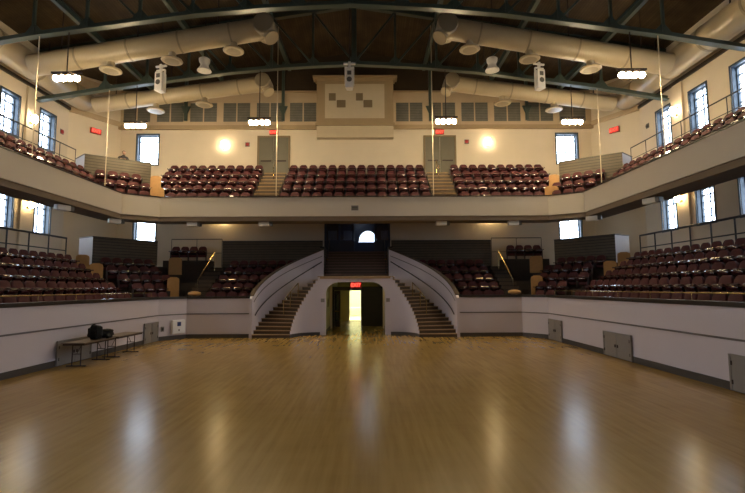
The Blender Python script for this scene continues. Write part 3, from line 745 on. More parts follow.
#SELECTION: the 300 seats that show largest
SHOWN = {
    'balcony centre': {1: [(0, 13)], 2: [(0, 13)], 3: [(0, 9), (11, 13)]},
    'balcony left': {1: [(0, 8)], 2: [(0, 9)], 3: [(0, 1), (3, 9)], 4: [(0, 2), (4, 5), (9, 9)]},
    'balcony left corner': {1: [(0, 3)], 2: [(0, 3)]},
    'balcony left side': {1: [(9, 9)], 2: [(8, 8)]},
    'balcony right': {1: [(0, 8)], 2: [(0, 9)], 3: [(0, 0), (3, 3), (6, 9)], 4: [(0, 0), (4, 4), (6, 6)]},
    'balcony right corner': {1: [(1, 3)], 2: [(0, 3)]},
    'balcony right side': {2: [(10, 13)]},
    'lower left back': {1: [(0, 3)], 2: [(0, 3)], 3: [(0, 3)], 4: [(0, 4)]},
    'lower left corner': {1: [(0, 2)], 2: [(0, 4)], 3: [(0, 4)], 4: [(0, 4)]},
    'lower left raised': {0: [(0, 3)]},
    'lower left side': {0: [(9, 12)], 1: [(0, 11)], 2: [(0, 10)], 3: [(1, 8)], 4: [(0, 7)]},
    'lower right back': {1: [(0, 3)], 2: [(2, 5)], 3: [(4, 8)], 4: [(4, 5), (7, 8)]},
    'lower right corner': {1: [(0, 2)], 2: [(0, 4)], 3: [(0, 4)], 4: [(0, 4)]},
    'lower right raised': {0: [(0, 3)]},
    'lower right side': {0: [(11, 16)], 1: [(1, 15)], 2: [(2, 14)], 3: [(3, 13)], 4: [(2, 11)]},
}
SEL = {(b, r, i) for b, rr in SHOWN.items() for r, l in rr.items() for lo, hi in l for i in range(lo, hi + 1)}
protos = [(nm, mb, m) for nm, mb, m in seat_parts()]
pmesh = [mb.mesh(nm, m, nm in ('seat', 'backrest')) for nm, mb, m in protos]
rown = ['front row', 'second row', 'third row', 'fourth row', 'fifth row']
rest = MB(); rest_mi = []
nsel = 0
for (bk, r, i, x, y, z, rot) in SEATS:
    if SEL is not None and (bk, r, i) not in SEL:
        mt = Matrix.Translation((x, y, z)) @ Matrix.Rotation(rot, 4, 'Z')
        for mi, (nm, mb, m) in enumerate(protos):
            rest.add([mt @ Vector(p) for p in mb.v], mb.f); rest_mi += [mi] * len(mb.f)
        continue
    nsel += 1
    end = 'from far end' if 'side' in bk else 'from its left'
    if 'raised' in bk: lab = 'maroon tip-up seat of the raised %s four beside the aisle, %s from left' % ('left' if 'left' in bk else 'right', ordn[i])
    else: lab = 'maroon tip-up seat, %s block, %s, %s %s' % (bk, rown[r], ordn[i], end)
    t = thing('theatre_seat', lab, 'seat', (x, y, z), rot, 'maroon seats of the %s block' % bk)
    for (nm, mb, m), me in zip(protos, pmesh):
        o = bpy.data.objects.new(nm, me); C.objects.link(o); o.parent = t
if rest.v:
    me = rest.mesh('theatre_seats', 'seat')
    me.materials.append(M['shell']); me.materials.append(M['iron'])
    for p, mi in zip(me.polygons, rest_mi): p.material_index = min(mi, 2)
    o = bpy.data.objects.new('theatre_seats', me); C.objects.link(o)
    tag(o, 'remaining maroon seats, smaller or hidden, filling the tiers and balcony', 'seats'); o['kind'] = 'stuff'

# ------------------------------------------------------------------ aisle steps, oak row ends
def aisle(label, x, w, y0, z0, dy, dz, n, m='tread'):
    t = thing('aisle_steps', label, 'steps', (x, y0, z0), 0, 'aisle steps between the seat blocks')
    for i in range(n):
        o = MB().box(x - w / 2, x + w / 2, y0 + dy * i, y0 + dy * i + dy + .02, z0 + dz * (i + 1) - .05, z0 + dz * (i + 1)).obj('tread', m, t)
        MB().box(x - w / 2, x + w / 2, y0 + dy * i + .02, y0 + dy * (i + 1), z0 + dz * i, z0 + dz * (i + 1) - .05).obj('riser', 'riser', o)
    return t
M['gold_tread'] = mat('golden_tread', (0.26, 0.165, 0.065), 0.45, 0.2, 8)
AS = {}
AS[-1, 1] = aisle('golden brown aisle steps leading up to the left balcony door', -5.0, 1.34, 24.5, 6.88, .42, .302, 9, 'gold_tread')
AS[1, 1] = aisle('golden brown aisle steps leading up to the right balcony door', 5.0, 1.34, 24.5, 6.88, .42, .302, 9, 'gold_tread')
AS[-1, 0] = aisle('dark aisle steps left of the lower seats beside the left stairs', -8.75, 1.0, 24.3, 1.45, .45, .235, 10, 'tier')
AS[1, 0] = aisle('dark aisle steps right of the lower seats beside the right stairs', 8.75, 1.0, 24.3, 1.45, .45, .235, 10, 'tier')
for s_ in (-1, 1):
    nm = 'left' if s_ < 0 else 'right'
    MB().tube([(s_ * 8.75, 25.6, 2.0), (s_ * 8.75, 25.6, 2.95), (s_ * 8.75, 28.3, 4.75), (s_ * 8.75, 28.3, 3.6)], .018, 8).obj('handrail', 'brass', AS[s_, 0], True)
    MB().tube([(s_ * 5.0, 27.3, 8.9), (s_ * 5.0, 27.3, 9.8), (s_ * 5.0, 28.25, 10.45), (s_ * 5.0, 28.25, 9.6)], .02, 8).obj('handrail', 'brass', AS[s_, 1], True)
def row_end(label, x, y, z, w, h, rz):
    t = thing('row_end_panel', label, 'row end', (x, y, z), rz, 'golden oak row ends')
    mw = parent_matrix(t)
    MB().prism([(-w / 2, -.03), (w / 2, -.03), (w / 2, .03), (-w / 2, .03)], 0, h * .82).xform(mw).obj('panel', 'oak', t)
    MB().frame_prism([(-w / 2, h * .82), (w / 2, h * .82), (w / 2 - .02, h * .93), (w / 2 - .16, h), (-w / 2 + .16, h), (-w / 2 + .02, h * .93)], (0, -.03, 0), (0, .03, 0), (1, 0, 0), (0, 0, 1)).xform(mw).obj('rounded_top', 'oak', t)
for s_ in (-1, 1):
    nm = 'left' if s_ < 0 else 'right'
    row_end('golden oak row end beside the four raised %s seats, the upper of two' % nm, s_ * 10.55, 26.9, 3.33, .72, 1.0, s_ * -.15)
    row_end('golden oak row end below the four raised %s seats, the lower of two' % nm, s_ * 10.0, 25.4, 1.95, .62, 1.2, s_ * -.15)
    row_end('upper golden oak row end at the far end of the lower %s side block' % nm, s_ * 13.9, 23.6, 3.33, .6, .95, s_ * -.5)
    row_end('middle golden oak row end at the far end of the lower %s side block' % nm, s_ * 12.95, 23.2, 2.86, .6, .95, s_ * -.5)
    row_end('golden oak row end by the %s balcony corner seats, the upper one' % nm, s_ * 11.38, 25.85, 8.08, .56, .85, s_ * -.2)
    row_end('golden oak row end by the %s balcony corner seats, the lower one' % nm, s_ * 10.85, 24.95, 6.88, .72, 1.18, s_ * -.2)
    t = thing('round_post', 'round pale oak post cap at the foot of the %s lower aisle' % nm, 'post', (s_ * 8.35, 24.15, 1.45))
    MB().lathe([(.1, 0), (.1, .66), (.12, .68)], (s_ * 8.35, 24.15, 1.45)).obj('post_shaft', 'oak', t, True)
    MB().lathe([(.14, 0), (.3, .05), (.33, .12), (.3, .19), (.16, .24), (.02, .25)], (s_ * 8.35, 24.15, 2.13)).obj('post_cap', 'oak', t, True)

# ------------------------------------------------------------------ guard rails
def guard(label, pts, zf, h, m='rail', mids=1, step=1.3, r=.028, grp='metal guard rails'):
    t = thing('guard_rail', label, 'railing', (pts[0][0], pts[0][1], zf), 0, grp)
    MB().tube([(p[0], p[1], zf + h) for p in pts], r, 8).obj('top_rail', m, t, True)
    for q in range(mids): MB().tube([(p[0], p[1], zf + h * (q + 1) / (mids + 1)) for p in pts], r * .6, 6).obj('middle_rail', m, t, True)
    for a, b in zip(pts[:-1], pts[1:]):
        a, b = Vector(a), Vector(b); n = max(1, round((b - a).length / step))
        for k in range(n + 1 if b == Vector(pts[-1]) else n):
            p = a + (b - a) * k / n; MB().tube([(p.x, p.y, zf), (p.x, p.y, zf + h)], r * .7, 6).obj('post', m, t)
    return t
guard('dark guard rail along the lower left walkway below the windows', [(-14.85, 12.0), (-14.85, 23.7)], 3.85, 1.29, r=.05)
guard('dark guard rail along the lower right walkway below the windows', [(14.85, 10.0), (14.85, 23.7)], 3.85, 1.29, r=.05)
guard('dark guard rail behind the four raised seats at left', [(-11.6, 28.75), (-8.45, 28.75)], 3.85, 1.75, r=.025)
guard('dark guard rail behind the four raised seats at right', [(8.45, 28.75), (11.6, 28.75)], 3.85, 1.75, r=.025)
guard('dark guard rail along the left balcony walkway below the windows', [(-14.75, 14.0), (-14.75, 23.9)], 8.62, 1.25, r=.03)
guard('dark guard rail along the right balcony walkway below the windows', [(14.75, 12.0), (14.75, 23.9)], 8.62, 1.25, r=.03)
for s_ in (-1, 1):
    guard('brass rail along the top of the white %s wall before the seats' % ('left' if s_ < 0 else 'right'), [(s_ * 9.72, 9.0), (s_ * 9.72, 22.3)], 2.12, .2, 'brass', 0, 1.9, .02, 'brass front rails')

# ------------------------------------------------------------------ roof trusses and beams
CH = [(-16.75, 12.4), (-14.8, 12.72), (-13, 13.03), (-10, 13.45), (-6.6, 13.93), (-3.3, 14.22), (0, 14.38), (3.3, 14.22), (6.6, 13.93), (10, 13.45), (13, 13.03), (14.8, 12.72), (16.75, 12.4)]
def chz(x):
    for (x0, z0), (x1, z1) in zip(CH[:-1], CH[1:]):
        if x0 <= x <= x1: return z0 + (z1 - z0) * (x - x0) / (x1 - x0)
def truss(label, y):
    t = thing('roof_truss', label, 'roof truss', (0, y, 12.1), 0, 'green steel roof trusses')
    xs = [-16.7 + 33.4 * k / 36 for k in range(37)]
    lc = MB()
    for a, b in zip(xs[:-1], xs[1:]): lc.bar((a, y, chz(a)), (b, y, chz(b)), .3, .06); lc.bar((a, y, chz(a) + .12), (b, y, chz(b) + .12), .05, .2)
    lc.obj('lower_chord', 'steel', t)
    uc = MB()
    for s_ in (-1, 1): uc.bar((0, y, roofz(0) - .25), (s_ * 16.7, y, roofz(16.7) - .25), .25, .25)
    uc.obj('upper_chord', 'steel', t)
    pn = [-15.4, -13.2, -11, -8.8, -6.6, -4.4, -2.2, 0, 2.2, 4.4, 6.6, 8.8, 11, 13.2, 15.4]
    for k, x in enumerate(pn):
        if abs(x) > 14: continue
        w = .26 if x == 0 else .11
        MB().bar((x, y, chz(x) + .1), (x, y, roofz(x) - .3), w, w).obj('post', 'steel', t)
        MB().add([(x - .45, y - .015, chz(x - .45) + .1), (x + .45, y - .015, chz(x + .45) + .1), (x, y - .015, chz(x) + .62), (x - .45, y + .015, chz(x - .45) + .1), (x + .45, y + .015, chz(x + .45) + .1), (x, y + .015, chz(x) + .62)],
                 [(0, 1, 2), (5, 4, 3), (0, 3, 4, 1), (1, 4, 5, 2), (2, 5, 3, 0)]).obj('gusset', 'steel', t)
        if k < 7: MB().bar((x, y, roofz(x) - .3), (pn[k + 1], y, chz(pn[k + 1]) + .1), .09, .09).obj('strut', 'steel', t)
        if k > 7: MB().bar((x, y, roofz(x) - .3), (pn[k - 1], y, chz(pn[k - 1]) + .1), .09, .09).obj('strut', 'steel', t)
truss('dark green arched steel roof truss nearest the camera', 18.4)
truss('dark green arched steel roof truss nearest the back wall', 23.6)
for k, x in enumerate((-13.2, -8.8, -4.4, 4.4, 8.8, 13.2)):
    o = MB().box(x - .1, x + .1, 10, 29, roofz(x) - .62, roofz(x) - .3).obj('roof_beam', 'steel')
    tag(o, 'green roof beam running to the back wall, %s from the left of six' % ordn[k], 'beam', 'roof beams under the deck')
# slender green pipes down the back gable
for k, x in enumerate((-4.75, 4.75, -11.0, 11.0)):
    t = thing('steel_strut', 'green steel upright against the back frieze, %s pair, %s side' % ('inner' if k < 2 else 'outer', 'left' if x < 0 else 'right'), 'upright', (x, 28.8, 13.2))
    MB().bar((x, 28.78, 13.25), (x, 28.78, roofz(x) - .05), .18, .14).obj('shaft', 'steel', t)
    MB().add([(x - .3, 28.74, 14.2), (x + .3, 28.74, 14.2), (x, 28.74, 13.5), (x - .3, 28.82, 14.2), (x + .3, 28.82, 14.2), (x, 28.82, 13.5)], [(0, 1, 2), (5, 4, 3), (0, 3, 4, 1), (1, 4, 5, 2), (2, 5, 3, 0)]).obj('bracket', 'steel', t)

# hanger rods of the balcony
def rod(label, x, y, z0, z1):
    t = thing('hanger_rod', label, 'hanger rod', (x, y, z0), 0, 'balcony hanger rods')
    MB().tube([(x, y, z0), (x, y, z1)], .021, 8).obj('rod', 'panel_cream', t, True)
    MB().lathe([(.05, 0), (.05, .05), (.03, .1)], (x, y, z0)).obj('foot', 'wht', t, True)
for s_ in (-1, 1):
    nm = 'left' if s_ < 0 else 'right'
    rod('thin pale hanger rod from the near truss to the %s balcony' % nm, s_ * 12.94, 18.4, 7.48, chz(12.94))
    rod('thin pale hanger rod from the far truss to the %s balcony corner' % nm, s_ * 12.95, 23.6, 7.48, chz(12.95))
    rod('thin pale hanger rod in front of the %s balcony door steps' % nm, s_ * 4.27, 24.6, 6.88, roofz(4.22) - .02)

# ------------------------------------------------------------------ ducts
def diffuser(x, y, z, par):
    o = MB().lathe([(.17, .1), (.17, -.22), (.3, -.3), (.46, -.36), (.49, -.41), (.44, -.45), (.1, -.42)], (x, y, z), 24).obj('diffuser', 'duct', par, True)
    MB().lathe([(.02, -.43), (.2, -.455), (.33, -.46), (.02, -.475)], (x, y, z), 20).obj('diffuser_ring', 'duct_band', o, True)
def cross_duct(label, s_, y, r, xin, zin, xout, zout, dx):
    t = thing('air_duct', label, 'duct', (s_ * xout, y, zout), 0, 'cream cross ducts')
    a, b = Vector((s_ * xout, y, zout)), Vector((s_ * xin, y, zin))
    MB().tube([a, a.lerp(b, .25), a.lerp(b, .5), a.lerp(b, .75), b], r, 28).obj('duct_run', 'duct', t, True)
    d = (b - a).normalized()
    for q in (.2, .42, .64, .86):
        p = a.lerp(b, q); MB().tube([p - d * .04, p + d * .04], r + .02, 28).obj('band', 'duct_band', t, True)
    MB().lathe([(r * .9, -.55), (r * 1.0, -.5), (r * 1.0, .5), (r * .9, .55)], (b.x - s_ * .1, y, b.z + .02), 28, (0, 1, 0)).obj('end_drum', 'duct_band', t, True)
    nz = MB().lathe([(r * .5, 0), (r * .5, .42), (r * .68, .6), (r * .74, .66), (r * .7, .7), (.05, .68)], (b.x - s_ * .1, y - .15, b.z - .1), 24, (-s_ * .55, -.25, -.8)).obj('nozzle', 'duct', t, True)
    for x in dx:
        u = (x - xout) / (xin - xout); diffuser(s_ * x, y, zout + (zin - zout) * u - r * .92, t)
    for q in (.12, .45, .8):
        p = a.lerp(b, q); MB().tube([(p.x, y, p.z + r), (p.x, y, roofz(p.x) - .02)], .03, 6).obj('hanger', 'iron', t)
cross_duct('cream cross duct at left, the nearer and larger one', -1, 21, .5, 4.25, 14.86, 15.1, 13.06, (11.42, 8.55, 5.65))
cross_duct('cream cross duct at right, the nearer and larger one', 1, 21, .5, 4.6, 14.86, 15.1, 13.06, (11.35, 8.45, 5.6))
cross_duct('cream cross duct at left, close to the back wall', -1, 26, .44, 5.45, 14.42, 15.1, 13.18, (11.6, 8.8))
cross_duct('cream cross duct at right, close to the back wall', 1, 26, .44, 5.7, 14.42, 15.1, 13.18, (11.6, 8.6))
for s_ in (-1, 1):
    t = thing('air_duct', 'big cream duct running the length of the %s wall above the windows' % ('left' if s_ < 0 else 'right'), 'duct', (s_ * 15.95, 10, 13.35), 0, 'cream side ducts')
    MB().tube([(s_ * 15.95, 2, 13.55), (s_ * 15.95, 26.2, 13.55), (s_ * 15.92, 26.45, 13.55), (s_ * 15.9, 26.55, 13.55)], [.62, .62, .55, .3], 32).obj('duct_run', 'duct', t, True)
    for y in (12, 14.5, 17, 19.5, 22.3, 24.7): MB().tube([(s_ * 15.95, y - .06, 13.55), (s_ * 15.95, y + .06, 13.55)], .64, 32).obj('band', 'duct_band', t, True)
    for y in (13, 18.2, 23.2): MB().bar((s_ * 15.95, y, 14.25), (s_ * 15.95, y, roofz(15.95)), .05).obj('hanger', 'iron', t)

# ------------------------------------------------------------------ hanging loudspeakers
def speaker(label, x, y, z, ry=0.0):
    t = thing('loudspeaker', label, 'loudspeaker', (x, y, z), ry, 'hanging white loudspeakers'); mw = parent_matrix(t)
    MB().prism([(-.21, -.2), (.21, -.2), (.15, .22), (-.15, .22)], 0, .98).xform(mw).obj('cabinet', 'wht', t, False, .02)
    MB().lathe([(.001, 0), (.13, .01), (.13, .02), (.001, .03)], (0, -.205, .42), 18, (0, -1, 0)).xform(mw).obj('cone', 'wht_dark', t)
    MB().box(-.1, .1, -.225, -.2, .66, .86).xform(mw).obj('horn', 'wht_dark', t)
    MB().box(-.24, -.21, -.06, .06, .2, 1.1).box(.21, .24, -.06, .06, .2, 1.1).box(-.24, .24, -.06, .06, 1.1, 1.14).xform(mw).obj('yoke', 'wht', t)
    MB().box(-.3, .3, -.05, .05, 1.28, 1.36).box(-.06, .06, -.06, .06, 1.14, 1.42).xform(mw).obj('mount', 'wht', t)
    MB().tube([(0, 0, 1.42), (0, 0, roofz(x) - z)], .025, 8).xform(mw).obj('drop_pipe', 'iron', t)
speaker('white loudspeaker box hanging in front of the square-patterned wall box', -.2, 22.4, 12.5)
speaker('white loudspeaker box hanging between the two left cross ducts', -9.7, 22.4, 12.38, -.25)
speaker('white loudspeaker box hanging between the two right cross ducts', 9.42, 22.4, 12.46, .25)
for s_ in (-1, 1):
    x = -7.6 if s_ < 0 else 7.1; y = 22.6; z = 13.55
    t = thing('horn_loudspeaker', 'white bell-shaped horn hanging below the near %s cross duct' % ('left' if s_ < 0 else 'right'), 'loudspeaker', (x, y, z))
    MB().lathe([(.36, 0), (.34, .05), (.22, .22), (.2, .34), (.27, .48), (.28, .62), (.2, .68), (.03, .7)], (x, y, z), 24).obj('bell', 'wht', t, True)
    MB().tube([(x, y, z + .68), (x, y, roofz(x) - .02)], .025, 8).obj('drop_pipe', 'iron', t)

# ------------------------------------------------------------------ lit floodlights on the trusses
def flood(label, x, y, z=11.0):
    t = thing('hanging_lamp', label, 'lamp', (x, y, z), 0, 'lit lamps hung from the trusses')
    MB().box(x - .62, x + .62, y - .06, y + .06, z + .2, z + .27).obj('crossbar', 'iron', t)
    MB().tube([(x, y, z + .27), (x, y, chz(x))], .025, 8).obj('drop_pipe', 'iron', t)
    for k in range(4):
        bx = x - .42 + .28 * k
        o = MB().lathe([(.03, .2), (.05, .17), (.12, .09), (.13, .07), (.06, .12)], (bx, y, z), 14).obj('reflector', 'wht_dark', t, True)
        MB().ball((bx, y, z), .13, 8).obj('bulb', 'bulb', o, True)
for lab, x, y, z in (('lit four-bulb lamp at far left, nearest the left windows', -11.72, 18.4, 11.2), ('lit four-bulb lamp at far right, nearest the right windows', 11.75, 18.4, 11.3),
                  ('lit four-bulb lamp in front of the left back window', -11.5, 23.6, 11.05), ('lit four-bulb lamp left of the square-patterned wall box', -5.0, 23.6, 11.22),
                  ('lit four-bulb lamp right of the square-patterned wall box', 4.85, 23.6, 11.25), ('lit four-bulb lamp in front of the right back window', 11.55, 23.6, 11.2)):
    flood(lab, x, y, z)

# ------------------------------------------------------------------ wall lights
def sconce(label, x, y, z, n, m='scbulb', r=.17):
    n = Vector((*n, 0)).normalized(); rz = math.atan2(n.x, -n.y)
    t = thing('wall_lamp', label, 'wall lamp', (x, y, z), rz, 'lit wall lamps'); mw = parent_matrix(t)
    MB().box(-.09, .09, -.03, 0, -.22, .22).xform(mw).obj('back_plate', 'brass', t)
    MB().bar((0, -.02, -.15), (0, -.2, -.12), .04).xform(mw).obj('arm', 'brass', t)
    MB().lathe([(.05, -.2), (r * .75, -.14), (r, 0), (r * .85, .16), (r * .5, .24), (.02, .26)], (0, -.22, 0), 18).xform(mw).obj('shade', m, t, True)
sconce('lit wall lamp on the upper back wall left of the left balcony door', -8.5, 29, 11.68, (0, -1))
sconce('lit wall lamp on the upper back wall right of the right balcony door', 8.45, 29, 11.82, (0, -1))
sconce('lit wall lamp on the upper left wall between the windows', -16.71, 23.2, 11.25, (1, 0))
sconce('lit wall lamp on the upper right wall between the windows', 16.71, 22.95, 11.5, (-1, 0))
sconce('lit wall lamp on the lower left wall between the windows', -16.71, 23.35, 6.85, (1, 0), 'scbulb_low', .14)
sconce('lit wall lamp on the lower right wall between the windows', 16.71, 23.05, 7.0, (-1, 0), 'scbulb_low', .14)
sconce('lit wall lamp under the balcony on the back wall at left', -8.5, 29, 7.0, (0, -1), 'scbulb_low', .14)
sconce('lit wall lamp under the balcony on the back wall at right', 8.45, 29, 7.0, (0, -1), 'scbulb_low', .14)

# ------------------------------------------------------------------ small boxes under the balcony edge, vent on its front
def edge_light(label, x, y, rz):
    t = thing('edge_fixture', label, 'light fixture', (x, y, 6.05), rz, 'white fixtures under the balcony edge'); mw = parent_matrix(t)
    MB().box(-.36, .2, -.14, .14, -.25, -.02).xform(mw).obj('housing', 'wht', t, False, .02)
    MB().box(.2, .36, -.12, .12, -.23, -.04).xform(mw).obj('lamp_end', 'wht_dark', t)
    MB().box(-.05, .05, -.05, .05, -.02, .02).xform(mw).obj('bracket', 'iron', t)
for k, x in enumerate((-8.55, -4.75, 4.7, 8.55)):
    edge_light('white box fixture under the back balcony edge, %s from left of four' % ordn[k], x, 24.35, 0)
cor = math.atan2(1.45, 1.0)
for s_, nm in ((-1, 'left'), (1, 'right')):
    edge_light('white box fixture under the %s corner of the balcony edge' % nm, s_ * 12.0, 23.1 if s_ < 0 else 22.7, -s_ * .75)
    edge_light('white box fixture under the %s side balcony edge near the lower windows' % nm, s_ * 12.05, 19.2 if s_ < 0 else 18.0, -s_ * 1.2)
t = thing('vent_plate', 'small grey vent plate on the middle of the balcony front', 'vent', (.02, 23.98, 6.72))
MB().box(-.18, .2, 23.97, 24.0, 6.58, 6.84).obj('plate_frame', 'hatch', t); MB().box(-.14, .16, 23.965, 23.972, 6.62, 6.8).obj('grille', 'louver', t)

# ------------------------------------------------------------------ floor-level hatches
def hatch(label, x, y, rz, w=1.7, h=.8, m='hatch'):
    t = thing('access_hatch', label, 'hatch', (x, y, .02), rz, 'grey hatches in the white wall'); mw = parent_matrix(t)
    MB().box(-w / 2 - .06, -w / 2, -.05, 0, 0, h + .06).box(w / 2, w / 2 + .06, -.05, 0, 0, h + .06).box(-w / 2, w / 2, -.05, 0, h, h + .06).xform(mw).obj('frame', m, t)
    for s_ in (-1, 1):
        d = MB().box(min(0, s_ * w / 2) + .01, max(0, s_ * w / 2) - .01, -.04, 0, 0.005, h).xform(mw).obj('door_leaf', m, t)
        MB().box(s_ * .08 - .025, s_ * .08 + .025, -.065, -.04, h * .5 - .05, h * .5 + .05).xform(mw).obj('latch', 'iron', d)
        for z in (.15, h - .2): MB().box(s_ * (w / 2 - .02) - .02, s_ * (w / 2 - .02) + .02, -.055, -.04, z, z + .1).xform(mw).obj('hinge', 'iron', d)
hatch('grey double hatch in the right wall, the fully visible middle one', 9.47, 16.35, -PI / 2)
hatch('grey hatch at the far end of the right wall', 9.47, 21.75, -PI / 2, 1.4, .9)
hatch('grey double hatch cut by the right edge of the photo', 9.47, 10.35, -PI / 2)
hatch('grey double hatch behind the first folding table on the left wall', -9.47, 16.25, PI / 2, 1.75, .74)
hatch('grey hatch at the far end of the left wall past the tables', -9.47, 21.85, PI / 2, 1.28, .86)

# ------------------------------------------------------------------ folding tables and what lies on them
def folding_table(label, x, y):
    t = thing('folding_table', label, 'table', (x, y, 0), 0, 'folding tables along the left wall')
    w, l = .76, 1.83
    MB().box(x - w / 2, x + w / 2, y - l / 2, y + l / 2, .75, .78).obj('tabletop', 'table', t, False, .006)
    MB().box(x - w / 2 + .03, x + w / 2 - .03, y - l / 2 + .03, y - l / 2 + .05, .695, .75).box(x - w / 2 + .03, x + w / 2 - .03, y + l / 2 - .05, y + l / 2 - .03, .695, .75).box(x - w / 2 + .03, x - w / 2 + .05, y - l / 2 + .05, y + l / 2 - .05, .695, .75).box(x + w / 2 - .05, x + w / 2 - .03, y - l / 2 + .05, y + l / 2 - .05, .695, .75).obj('apron', 'iron', t)
    for s_ in (-1, 1):
        yy = y + s_ * (l / 2 - .22)
        g = MB()
        for q in (-1, 1): g.tube([(x + q * .14, yy, .015), (x + q * .14, yy, .75)], .016, 8)
        g.tube([(x - .32, yy, .02), (x + .32, yy, .02)], .018, 8).tube([(x - .14, yy, .4), (x + .14, yy, .4)], .012, 8)
        o = g.obj('leg', 'iron', t)
        MB().tube([(x, yy, .4), (x, yy - s_ * .3, .735)], .01, 6).obj('brace', 'iron', o)
folding_table('brown folding table nearest the camera by the left wall', -8.82, 16.05)
folding_table('brown folding table farther along the left wall, beyond the bags', -8.8, 18.06)
def lumpy(name, label, cat, c, sx, sy, sz, seed, m='black', extra=None):
    rnd = random.Random(seed); mb = MB().ball((0, 0, 0), 1, 14)
    v2 = []
    for p in mb.v:
        x, y, z = p
        k = 1 + .13 * math.sin(5 * x + seed) * math.cos(4 * y + 2 * seed) + .08 * math.sin(9 * z + 3 * x) + rnd.uniform(-.015, .015)
        q = lambda u: math.copysign(abs(u) ** .7, u)
        v2.append((q(x) * k * sx + c[0], q(y) * k * sy + c[1], max(-sz * .98, q(z) * k * sz) + c[2]))
    mb.v = v2
    t = thing(name, label, cat, (c[0], c[1], c[2] - sz * .98)); mb.obj('body', m, t, True)
    return t
BX, BY, TZ = -8.74, 16.2, .78
t = lumpy('backpack', 'black backpack standing upright on the first folding table', 'backpack', (BX, BY, TZ + .235), .22, .16, .24, 3)
MB().tube([(BX - .06, BY - .07, TZ + .43), (BX - .04, BY - .09, TZ + .53), (BX + .03, BY - .09, TZ + .53), (BX + .05, BY - .07, TZ + .43)], .015, 6).obj('handle', 'black', t, True)
for q in (-.1, .1): MB().tube([(BX + q, BY - .11, TZ + .4), (BX + q, BY - .19, TZ + .3), (BX + q, BY - .18, TZ + .15), (BX + q, BY - .11, TZ + .07)], .022, 6).obj('shoulder_strap', 'black', t, True)
t = lumpy('jacket', 'black crumpled jacket heaped beside the backpack on the first folding table', 'jacket', (-8.72, 16.8, TZ + .147), .24, .24, .15, 8)
MB().tube([(-8.6, 16.7, TZ + .14), (-8.5, 16.6, TZ + .1), (-8.47, 16.52, TZ + .06), (-8.47, 16.46, TZ + .06)], [.07, .065, .06, .055], 10).obj('sleeve', 'black', t, True)

# white box on the left corner wall
ch = math.atan2(.8, .6)
t = thing('wall_cabinet', 'white box with a small blue label low on the left corner wall', 'cabinet', (-8.9, 23.4, .3), ch); mw = parent_matrix(t)
MB().box(-.33, .33, -.2, -.0, 0, .66).xform(mw).obj('housing', 'cleanwhite', t, False, .015)
MB().box(-.1, .1, -.205, -.2, .36, .56).xform(mw).obj('label_square', 'blue', t)
MB().box(-.03, .03, -.207, -.2, .12, .2).xform(mw).obj('lock', 'iron', t)
t = thing('wall_socket', 'small dark wall outlet left of the white box', 'outlet', (-9.36, 22.79, .55), ch); mw = parent_matrix(t)
MB().box(-.07, .07, -.05, 0, -.12, .12).xform(mw).obj('plate', 'hatch', t); MB().box(-.04, .04, -.06, -.05, -.07, .07).xform(mw).obj('sockets', 'iron', t)
# red alarm bells and small fittings on the upper back wall
def fitting(label, x, y, z, rz, m):
    t = thing('wall_fitting', label, 'wall fitting', (x, y, z), rz); mw = parent_matrix(t)
    MB().lathe([(.12, 0), (.12, .06), (.05, .09), (.01, .1)], (0, 0, 0), 16, (0, -1, 0)).xform(mw).obj('cover', m, t, True)
    MB().box(-.14, .14, -.015, 0, -.14, .14).xform(mw).obj('mount', 'wht_dark', t)
M['alarm'] = mat('alarm_red', (0.35, 0.03, 0.03), 0.4, 0.05, 5)
fitting('small red alarm left of the left balcony door', -7.05, 29, 11.75, 0, 'alarm')
fitting('small red alarm right of the right balcony door', 7.1, 29, 11.9, 0, 'alarm')
fitting('small red alarm on the left wall past the last upper window', -16.8, 25.75, 11.5, PI / 2, 'alarm')
fitting('small dark fitting on the right wall past the last upper window', 16.8, 25.6, 11.7, -PI / 2, 'base')

# ------------------------------------------------------------------ person behind the balcony enclosure
def skin_chain(verts, edges, name, m, par, sub=1):
    me = bpy.data.meshes.new(name); me.from_pydata([v[0] for v in verts], edges, []); o = bpy.data.objects.new(name, me); C.objects.link(o)
    md = o.modifiers.new('skin', 'SKIN'); md.use_smooth_shade = True
    for i, v in enumerate(verts):
        r = v[1]; me.skin_vertices[0].data[i].radius = r if isinstance(r, tuple) else (r, r)
    me.skin_vertices[0].data[0].use_root = True
    if sub: sb = o.modifiers.new('sub', 'SUBSURF'); sb.levels = sub; sb.render_levels = sub
    me.materials.append(m); o.parent = par
    return o
t = thing('person', 'person in dark jacket leaning on the left boarded enclosure of the balcony', 'person', (-13.2, 25.7, 8.62), .5)
body = [((0, 0, .88), (.15, .11)), ((0, -.03, 1.12), (.15, .11)), ((0, -.1, 1.32), (.17, .11)), ((0, -.13, 1.4), (.07, .07)), ((0.01, -.17, 1.47), (.05, .05)),
        ((-.19, -.11, 1.33), (.07, .06)), ((-.27, -.28, 1.16), (.05, .05)), ((-.14, -.43, 1.16), (.04, .04)), ((.19, -.11, 1.33), (.07, .06)), ((.27, -.28, 1.16), (.05, .05)), ((.14, -.43, 1.16), (.04, .04)),
        ((-.1, 0, .8), (.1, .1)), ((-.11, -.02, .46), (.065, .065)), ((-.11, .02, .08), (.045, .045)), ((-.11, -.15, .04), (.04, .035)),
        ((.1, 0, .8), (.1, .1)), ((.11, -.02, .46), (.065, .065)), ((.11, .02, .08), (.045, .045)), ((.11, -.15, .04), (.04, .035))]
eds = [(0, 1), (1, 2), (2, 3), (3, 4), (2, 5), (5, 6), (6, 7), (2, 8), (8, 9), (9, 10), (0, 11), (11, 12), (12, 13), (13, 14), (0, 15), (15, 16), (16, 17), (17, 18)]
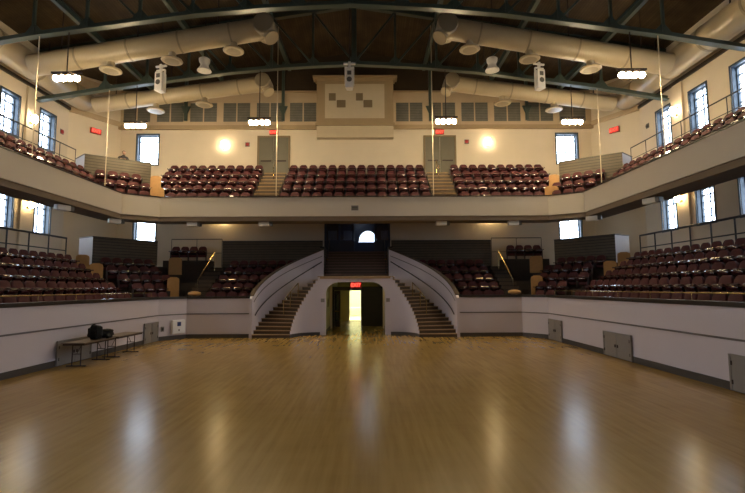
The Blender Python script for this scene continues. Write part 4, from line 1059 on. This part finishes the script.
skin_chain(body, eds, 'body', M['coat'], t)
hc = (.02, -.2, 1.56)
hd = MB().ball(hc, .1, 14, (.82, .95, 1.15))
hd.add([(hc[0] - .015, hc[1] - .09, hc[2] + .01), (hc[0] + .015, hc[1] - .09, hc[2] + .01), (hc[0] + .018, hc[1] - .092, hc[2] - .03), (hc[0] - .018, hc[1] - .092, hc[2] - .03), (hc[0], hc[1] - .118, hc[2] - .028)], [(0, 1, 4), (1, 2, 4), (2, 3, 4), (3, 0, 4), (3, 2, 1, 0)])
for q in (-1, 1): hd.ball((hc[0] + q * .083, hc[1] + .01, hc[2]), .025, 6, (.5, .8, 1.2))
hd.xform(parent_matrix(t)); hd.obj('head', 'skin', t, True)
e_ = MB()
for q in (-1, 1): e_.ball((hc[0] + q * .032, hc[1] - .085, hc[2] + .015), .012, 6)
e_.xform(parent_matrix(t)).obj('eyes', 'hair', t, True)
MB().box(hc[0] - .025, hc[0] + .025, hc[1] - .092, hc[1] - .08, hc[2] - .058, hc[2] - .05).xform(parent_matrix(t)).obj('mouth', 'alarm', t)
hr = MB().ball((hc[0], hc[1] + .022, hc[2] + .035), .108, 12, (.86, .95, 1.0)).xform(parent_matrix(t)).obj('hair', 'hair', t, True)
for q in (-1, 1):
    hv = [((q * .14, -.43, 1.16), (.03, .02)), ((q * .09, -.48, 1.165), (.038, .018))]; he = [(0, 1)]
    for f in range(4):
        b0 = (q * (.075 - .0 * f) + (f - 1.5) * -.0, -.5 + (f - 1.5) * .018, 1.168); L_ = (.06, .072, .068, .05)[f]
        hv += [((q * (.075 - L_ * .55), -.5 + (f - 1.5) * .02, 1.172), (.009, .009)), ((q * (.075 - L_), -.5 + (f - 1.5) * .021, 1.158), (.008, .008))]
        k = len(hv); he += [(1, k - 2), (k - 2, k - 1)]
    hv += [((q * .1, -.44, 1.18), (.012, .012)), ((q * .06, -.425, 1.178), (.009, .009))]; k = len(hv); he += [(0, k - 2), (k - 2, k - 1)]
    skin_chain(hv, he, 'hand', M['skin'], t)
print('SEATS', len(SEATS), 'selected', nsel)
